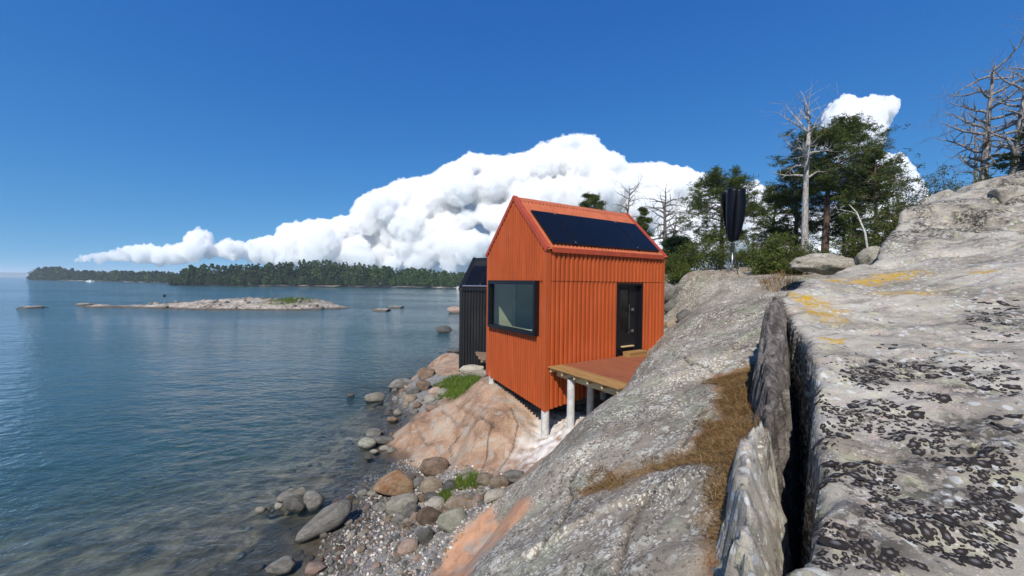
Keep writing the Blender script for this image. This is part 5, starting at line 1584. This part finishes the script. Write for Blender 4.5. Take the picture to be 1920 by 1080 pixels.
me, kx, ky, kz = grid_mesh('skerry', np.arange(-76, -20, 0.14), np.arange(55, 80, 0.2), skz)
gc_ = P(545, 557, SY)
set_attr(me, 'green', np.exp(-(((kx - gc_[0]) / 3.2) ** 2)) * sstep(0.5, 1.0, kz))
tag(link('skerry', me, M['skerry']), 'low rocky islet with pale stones in the bay', kind='structure')
for i in range(70):
    x = rng.uniform(-62, -31); y = SY + rng.normal() * 2.4
    z_ = float(skz(np.array(x), np.array(y)))
    if z_ < 0.1: continue
    r = rng.uniform(0.18, 0.5)
    o = bpy.data.objects.new('islet_stone', COBM[(i * 5 + (1 if i % 2 else 0)) % len(COBM)])
    COL.objects.link(o); o.scale = (r, r * 0.8, r * 0.6); o.location = (x, y, z_ + 0.1); o.rotation_euler = (0, 0, rng.uniform(0, 6))
    tag(o, 'pale stone strewn on the low islet', 'stone', 'stones on the islet')
gp = np.column_stack([gc_[0] + rng.normal(size=900) * 1.6, SY + rng.normal(size=900) * 1.0])
gp = np.column_stack([gp, skz(gp[:, 0], gp[:, 1])])
gp = gp[gp[:, 2] > 0.5]
blades('islet_grass', gp, 0.2, 0.6, 0.06, 0.7, M['grass'], 'green grass patch on top of the low islet')
mk = P(308, 566, 64.0)
mr = tag(empty('sea_mark', (mk[0], mk[1], 0.3)), 'thin sea mark pole with dark top on the islet', 'sea mark')
MB().tube([(0, 0, -0.3), (0, 0, 1.5)], 0.05, 8).build('pole', M['grey_rail'], mr)
MB().tube([(0, 0, 1.45), (0, 0, 1.9)], 0.17, 10).build('top_mark', M['black_frame'], mr)

M['far_wood'] = blade_mat('far_pine_foliage', [(0.020, 0.036, 0.018), (0.038, 0.062, 0.026), (0.058, 0.085, 0.034), (0.085, 0.11, 0.045)], trans=0.2)
M['far_leaf'] = blade_mat('far_leafy_foliage', [(0.030, 0.058, 0.018), (0.050, 0.090, 0.026), (0.075, 0.125, 0.036), (0.11, 0.16, 0.05)], trans=0.25)
M['far_trunk'] = simple('far_trunk_bark', (0.11, 0.08, 0.06), 0.9, 0.3, 1, 0.0)
t = NT('island_ground')
p = t.pos()
z = t.n('SeparateXYZ', None, Vector=p).outputs[2]
c = t.mix(t.sel(t.math('ADD', z, t.noise(p, 0.25, 4)), 1.1, 1.7), t.mix(t.noise(p, 0.6, 4), (0.30, 0.27, 0.22), (0.46, 0.42, 0.36)), t.mix(t.noise(p, 0.2, 4), (0.05, 0.07, 0.025), (0.12, 0.11, 0.05)))
M['island'] = t.bsdf(c, 0.9, None, 0.1)
def island(name, pts, label):
    """pts: (px, Z of near shore, ground height, depth)"""
    xs_ = [Z * (q - CX) / F for q, Z, _, _ in pts]
    X = np.linspace(min(xs_), max(xs_), 160); 
    Zs = np.interp(X, xs_, [q[1] for q in pts]); Hs = np.interp(X, xs_, [q[2] for q in pts]); Ds = np.interp(X, xs_, [q[3] for q in pts])
    V, Fc = [], []
    m = 14
    for i, x in enumerate(X):
        for j in range(m):
            f = j / (m - 1)
            y = Zs[i] + Ds[i] * f + 2.0 * float(pnoise(np.array(x * 0.05), np.array(3.0)))
            zz_ = -1.0 + (Hs[i] + 1) * min(1, math.sin(min(f * 3.2, 1.57))) * (1 if f < 0.9 else 1 - (f - 0.9) * 8) + 0.5 * float(pnoise(np.array(x * 0.1), np.array(y * 0.1)))
            V.append((x, y, zz_))
    for i in range(len(X) - 1):
        for j in range(m - 1):
            a = i * m + j
            Fc.append((a, a + m, a + m + 1, a + 1))
    tag(link(name, mesh_np(name, V, Fc, True), M['island']), label, kind='structure')
    return X, Zs, Hs, Ds
def forest(name, info, tops, n, label, mats, trunk_h=0.16, blade=1.3, wid=(2.2, 3.4), rows=0.8, seed=1, per=105, leafy=None):
    """tops: (px, py, at distance) outline of the tree tops"""
    r_ = np.random.default_rng(seed)
    X, Zs, Hs, Ds = info
    C_, TN = [], []
    tb_ = MB()
    VV, TT = [], []
    for k in range(n):
        x = r_.uniform(X[0], X[-1])
        shrub = k % 3 == 0
        f = 0.05 + 0.05 * r_.random() if shrub else 0.10 + rows * r_.random() ** 1.4
        y = np.interp(x, X, Zs) + np.interp(x, X, Ds) * f
        px = CX + F * x / y
        zt_ = CAMZ - y * (np.interp(px, [q[0] for q in tops], [q[1] for q in tops]) - hz(px)) / F
        zg = np.interp(x, X, Hs) * 0.9
        H = max(2.5, (zt_ - zg) * r_.uniform(0.58, 1.08))
        if shrub: H = r_.uniform(2.5, 6.5)
        w = r_.uniform(*wid) * min(1.2, max(0.6, H / 11))
        lf = leafy is not None and r_.random() < leafy(px)
        nb_ = per
        u = r_.random(nb_)
        base_f = 0.02 if shrub else 0.12 if lf else trunk_h * r_.uniform(0.5, 1.1)
        zf = base_f + (1 - base_f) * u
        prof = np.sin(np.pi * np.clip((zf - base_f) / (1 - base_f) * 0.86 + 0.14, 0, 1)) ** 0.7
        ang = r_.uniform(0, 6.28, nb_); rr = w * prof * np.sqrt(r_.random(nb_)) 
        cl = 0.35 * w * r_.normal(size=(6, 2)); ci = r_.integers(6, size=nb_)
        cx = x + rr * np.cos(ang) + cl[ci, 0] * prof; cy = y + rr * np.sin(ang) + cl[ci, 1] * prof; cz = zg + H * zf
        P0 = np.column_stack([cx, cy, cz])
        d1 = r_.normal(size=(nb_, 3)); d1 /= np.linalg.norm(d1, axis=1)[:, None]
        d2 = np.cross(d1, r_.normal(size=(nb_, 3))); d2 /= np.linalg.norm(d2, axis=1)[:, None]
        s = blade * r_.uniform(0.5, 1.1, (nb_, 1)) * (w / 3.0) ** 0.5
        VV.append(np.stack([P0 - d1 * s * .6, P0 + d2 * s * .6, P0 + d1 * s * .6, P0 - d2 * s * .6], 1))
        tone = 0.45 * r_.random() + 0.55 * r_.random(nb_) + (0.0)
        TT.append((np.repeat(np.clip(tone, 0, 1), 4), lf))
        tb_.tube([(x, y, zg - 0.5), (x, y, zg + H * 0.8)], [0.22, 0.06], 5, False)
    for flag, m_ in ((False, mats[0]), (True, mats[1])):
        sel_ = [i for i in range(n) if TT[i][1] == flag]
        if not sel_: continue
        V = np.concatenate([VV[i] for i in sel_]).reshape(-1, 3)
        me = mesh_np(name, V, np.arange(len(V)).reshape(-1, 4))
        set_attr(me, 'tone', np.concatenate([TT[i][0] for i in sel_]))
        tag(link('leafy_wood' if flag else name, me, M[m_]), label[1] if flag else label[0], kind='stuff')
    tag(tb_.build(name + '_trunks', M['far_trunk']), label[2], kind='stuff')
iA = island('wooded_island', [(318, 262, 0.3, 6), (345, 258, 1.0, 40), (420, 255, 1.6, 70), (600, 252, 2.0, 80), (760, 250, 2.0, 80), (900, 248, 1.5, 70), (1040, 248, 1.0, 60)], 'low island shore with pale stones under the dark wood')
forest('island_wood', iA, [(330, 520), (345, 505), (360, 498), (380, 497), (420, 497), (470, 497), (520, 494), (555, 490), (600, 489), (640, 492), (700, 496), (760, 501), (820, 508), (870, 512), (1040, 516)], 820,
       ('dark pine wood on the island across the bay', 'lighter leafy trees on the right of the island wood', 'trunks of the wood on the island across the bay'), ('far_wood', 'far_leaf'), seed=4, leafy=lambda px: 0.16 + 0.75 * (px > 690) * min(1, (px - 690) / 60))
iB = island('far_island', [(52, 560, 0.2, 10), (75, 530, 1.0, 40), (150, 470, 1.2, 50), (250, 400, 1.4, 50), (330, 330, 1.0, 40), (345, 300, 0.5, 30)], 'far low island shore at the left')
forest('far_island_wood', iB, [(60, 510), (75, 502), (110, 501), (135, 502), (150, 508), (185, 508), (240, 509), (300, 509), (330, 512), (345, 516)], 430,
       ('scattered dark wood on the far island at the left', 'lighter trees on the far island at the left', 'trunks of the wood on the far island'), ('far_wood', 'far_leaf'), seed=5, blade=1.7, wid=(3, 5), leafy=lambda px: 0.25)
rp = np.column_stack([rng.uniform(-225, -180, 2500), rng.uniform(255, 285, 2500), np.zeros(2500)])
rp = rp[np.abs(rp[:, 1] - (250 + (-rp[:, 0] - 180) * 0.45 + 12)) < 5]
blades('reed_bed', rp, 0.8, 1.6, 0.25, 0.4, M['grass'], 'pale green reeds in the shallows left of the wooded island')
# boat before the far island
bp = P(169, 528, 400)
bt = tag(empty('motor_boat', (bp[0], bp[1], 0.0), 0.2), 'tiny white motor boat before the far island', 'boat')
hull = MB()
ring = lambda w_, l_, z_, bow: [(-l_, -w_, z_), (l_ * 0.4, -w_, z_), (l_ + bow, 0, z_ + 0.1), (l_ * 0.4, w_, z_), (-l_, w_, z_)]
hull.add(ring(0.8, 2.8, -0.2, 0.2) + ring(1.15, 3.2, 0.95, 1.0), [(4, 3, 2, 1, 0), (5, 6, 7, 8, 9)] + [(i, (i + 1) % 5, 5 + (i + 1) % 5, 5 + i) for i in range(5)])
hull.build('hull', M['white'], bt)
MB().box(-0.8, 1.2, -0.8, 0.8, 0.95, 1.9).build('wheelhouse', M['white'], bt)
MB().box(-0.5, 1.23, -0.83, 0.83, 1.35, 1.75).build('window_band', M['black_frame'], bt)
# white hut on the shore by the black cabin
hp = P(862, 540, 246)
hu = tag(empty('shore_hut', (hp[0], hp[1], 0.6)), 'tiny pale hut on the island shore by the black cabin', 'hut')
MB().box(-2, 2, 0, 3, -1, 1.2).build('wall', M['concrete'], hu)
MB().add([(-2.3, -.3, 1.2), (2.3, -.3, 1.2), (2.3, 3.3, 1.2), (-2.3, 3.3, 1.2), (-2.3, 1.5, 2.2), (2.3, 1.5, 2.2)], [(3, 2, 1, 0), (0, 1, 5, 4), (2, 3, 4, 5), (0, 4, 3), (1, 2, 5)]).build('roof', M['dark_floor'], hu)
MB().box(-0.4, 0.5, -0.03, 0.0, -0.6, 0.9).build('door', M['black_frame'], hu)
# far coast line
V, Fc = [], []
X = np.linspace(-9000, 2000, 240)
hh = 14 + 14 * fbm(X * 0.0012, X * 0 + 2, octv=3) + 5 * fbm(X * 0.01, X * 0 + 9, octv=3) + 26 * np.exp(-((X + 4550) / 700) ** 2)
hh = np.maximum(hh, 2) * sstep(1500, -2500, X)
for i, x in enumerate(X):
    V += [(x, 3300, -3), (x, 3330, hh[i] * 0.8), (x, 3400, hh[i]), (x, 3900, -3)]
for i in range(len(X) - 1):
    for j in range(3):
        a = i * 4 + j
        Fc.append((a, a + 4, a + 5, a + 1))
M['coast'] = simple('far_wooded_coast', (0.045, 0.065, 0.05), 0.95, 0.3, 0.01, 0.0)
tag(link('far_coast', mesh_np('far_coast', V, Fc, True), M['coast']), 'far wooded coast on the horizon', kind='structure')

# ------------------------------------------------------------------ clouds: heaped cumulus, kilometres away
scene.cycles.volume_bounces = 12
scene.cycles.max_bounces = 16
def cumulus(name, top, base_y, label, D=7000.0, seed=1, nbig=260, rmax=46, vox=1.9, wisp=False):
    """top: outline of the cloud top in pixels of the photograph; every cloud is a solid heap at its own distance"""
    r_ = np.random.default_rng(seed)
    tx = np.array([q[0] for q in top], float); ty = np.array([q[1] for q in top], float)
    Vs, Fs, n0 = [], [], 0
    def ball(x, y, d, r, sub):
        nonlocal n0
        V, Fc = ICO[sub]
        Vs.append(V * r + np.array([x, d, -y])); Fs.append(Fc + n0); n0 += len(V)
    placed = []
    # solid core
    for gx_ in np.arange(tx[0] + 6, tx[-1] - 6, 8.0):
        t_ = np.interp(gx_, tx, ty); by_ = np.interp(gx_, [q[0] for q in base_y], [q[1] for q in base_y])
        for gy_ in np.arange(t_ + 13, by_ - 4, 7.5):
            ball(gx_ + r_.uniform(-3, 3), gy_ + r_.uniform(-3, 3), 14 + r_.uniform(-3, 8), 11.5, 2)
    # lobes that carry the outline
    for i in range(len(tx) - 1):
        seg = math.hypot(tx[i + 1] - tx[i], ty[i + 1] - ty[i])
        nx_, ny_ = -(ty[i + 1] - ty[i]) / seg, (tx[i + 1] - tx[i]) / seg
        for f in np.arange(0, 1, 7.0 / max(seg, 7.0)):
            x, y = tx[i] + f * (tx[i + 1] - tx[i]), ty[i] + f * (ty[i + 1] - ty[i])
            by_ = np.interp(x, [q[0] for q in base_y], [q[1] for q in base_y])
            r = min(r_.choice((4.5, 6, 8, 11, 16)), max(3.5, (by_ - y) * 0.5))
            y += r_.uniform(-2.5, 3.0)
            ball(x + nx_ * r * 0.95, y + ny_ * r * 0.95, r_.normal() * 8, r, 2)
    while len(placed) < nbig:
        x = r_.uniform(tx[0], tx[-1]); t_ = np.interp(x, tx, ty)
        by_ = np.interp(x, [q[0] for q in base_y], [q[1] for q in base_y])
        if by_ - t_ < 4: continue
        y = t_ + (by_ - t_) * r_.random() ** 1.25
        # free distance to the outline
        dd = np.sqrt((tx[:, None] - x) ** 2 + (ty[:, None] - y) ** 2).min()
        xs_ = np.linspace(x - 60, x + 60, 41)
        dd = np.sqrt((xs_ - x) ** 2 + (np.interp(xs_, tx, ty, left=by_, right=by_) - y) ** 2).min()
        dd = min(dd, max(by_ - y + 5, 5))
        r = min(dd * 0.92, rmax * r_.uniform(0.35, 1.0))
        if r < 3.2: continue
        depth = r_.normal() * 16 + (y - t_) * -0.28
        placed.append((x, y, depth, r))
        ball(x, y, depth, r, 3 if r > 14 else 2)
        for _ in range(int(5 + r * 0.7)):
            v = r_.normal(size=3); v /= np.linalg.norm(v)
            v[1] = -abs(v[1]); 
            rs = r * r_.uniform(0.14, 0.42)
            q = (x + v[0] * r * 0.86, y - abs(v[2]) * r * 0.86 if r_.random() < 0.7 else y + v[2] * r * .86, depth + v[1] * r * 0.86)
            if q[1] - rs * 0.9 < np.interp(q[0], tx, ty): continue
            ball(q[0], q[1], q[2], rs, 2)
    me = mesh_np(name, np.concatenate(Vs), np.concatenate(Fs))
    tmp = bpy.data.objects.new('tmp_cloud', me)
    COL.objects.link(tmp)
    md = tmp.modifiers.new('r', 'REMESH'); md.mode = 'VOXEL'; md.voxel_size = vox
    dg = bpy.context.evaluated_depsgraph_get()
    m2 = bpy.data.meshes.new_from_object(tmp.evaluated_get(dg))
    bpy.data.objects.remove(tmp); bpy.data.meshes.remove(me)
    n = len(m2.vertices)
    V = np.empty(n * 3, np.float32); m2.vertices.foreach_get('co', V); V = V.reshape(-1, 3).astype(float)
    N = np.empty(n * 3, np.float32); m2.vertices.foreach_get('normal', N); N = N.reshape(-1, 3)
    for s, amp in ((0.055, 4.2), (0.12, 2.8), (0.27, 1.7), (0.55, 0.8)):
        b_ = np.abs(pnoise(V[:, 0] * s, V[:, 1] * s + 3, V[:, 2] * s))
        V = V + N * (amp * (b_ * 2.2 - 0.55))[:, None]
    # from picture units to metres at distance D
    px, d, py = V[:, 0], V[:, 1], -V[:, 2]
    Y = D * (1 + d / F)
    W = np.column_stack([Y * (px - CX) / F, Y, CAMZ - Y * (py - (CY0 + ROLL * (px - CX))) / F])
    m2.vertices.foreach_set('co', W.astype(np.float32).ravel())
    m2.polygons.foreach_set('use_smooth', np.ones(len(m2.polygons), dtype=bool))
    m2.materials.clear()
    m2.update()
    return tag(link(name, m2, M['cloud']), label, 'cloud')
t = NT('cloud_white')
vs_ = t.n('VolumeScatter', None, Color=(1.0, 1.0, 1.0), Density=0.012, Anisotropy=-0.06)
t.t.links.new(vs_.outputs[0], t.out.inputs['Volume'])
M['cloud'] = t.m
cumulus('cumulus_cloud', [(138, 486), (150, 476), (200, 470), (235, 460), (270, 455), (300, 460), (340, 458), (352, 434), (372, 426), (392, 434), (400, 458), (425, 446), (450, 452), (470, 448), (515, 438), (530, 418), (580, 410), (620, 408), (655, 400), (668, 372), (710, 350), (750, 334), (800, 326), (850, 300), (880, 286), (930, 290), (985, 284), (1010, 268), (1050, 254), (1090, 249), (1115, 258), (1130, 276), (1160, 290), (1172, 306), (1230, 302), (1280, 312), (1320, 326), (1336, 350), (1350, 372), (1385, 345), (1410, 338), (1440, 352), (1470, 390), (1560, 400), (1620, 420)],
        [(138, 490), (230, 488), (300, 494), (350, 494), (402, 480), (415, 482), (500, 496), (600, 505), (800, 512), (1000, 515), (1620, 515)], 'great white heap of cumulus cloud rising behind the cabins', 7000, 5, 560, 40)
cumulus('cumulus_puff', [(1532, 240), (1540, 208), (1556, 188), (1580, 176), (1605, 186), (1625, 178), (1655, 177), (1676, 186), (1680, 202), (1668, 226), (1652, 262), (1640, 300)],
        [(1532, 244), (1550, 290), (1580, 320), (1610, 330), (1640, 306)], 'small bright cloud puff above the tallest pine', 8000, 9, 70, 30)
cumulus('low_cumulus', [(1440, 440), (1480, 410), (1540, 372), (1590, 330), (1640, 296), (1665, 284), (1692, 290), (1708, 318), (1735, 362), (1790, 385), (1850, 400), (1920, 430)],
        [(1440, 505), (1920, 505)], 'cloud bank seen between the pines on the right', 8600, 12, 150, 32)

# ------------------------------------------------------------------ the air over the bay
t = NT('thin_haze')
pv = t.n('VolumePrincipled', None, Color=(0.80, 0.88, 1.0), Density=0.00022)
t.t.links.new(pv.outputs[0], t.out.inputs['Volume'])
M['haze'] = t.m
tag(MB().box(-8980, 8980, -50, 4200, -10.5, 60.0).build('haze', M['haze']), kind='stuff')
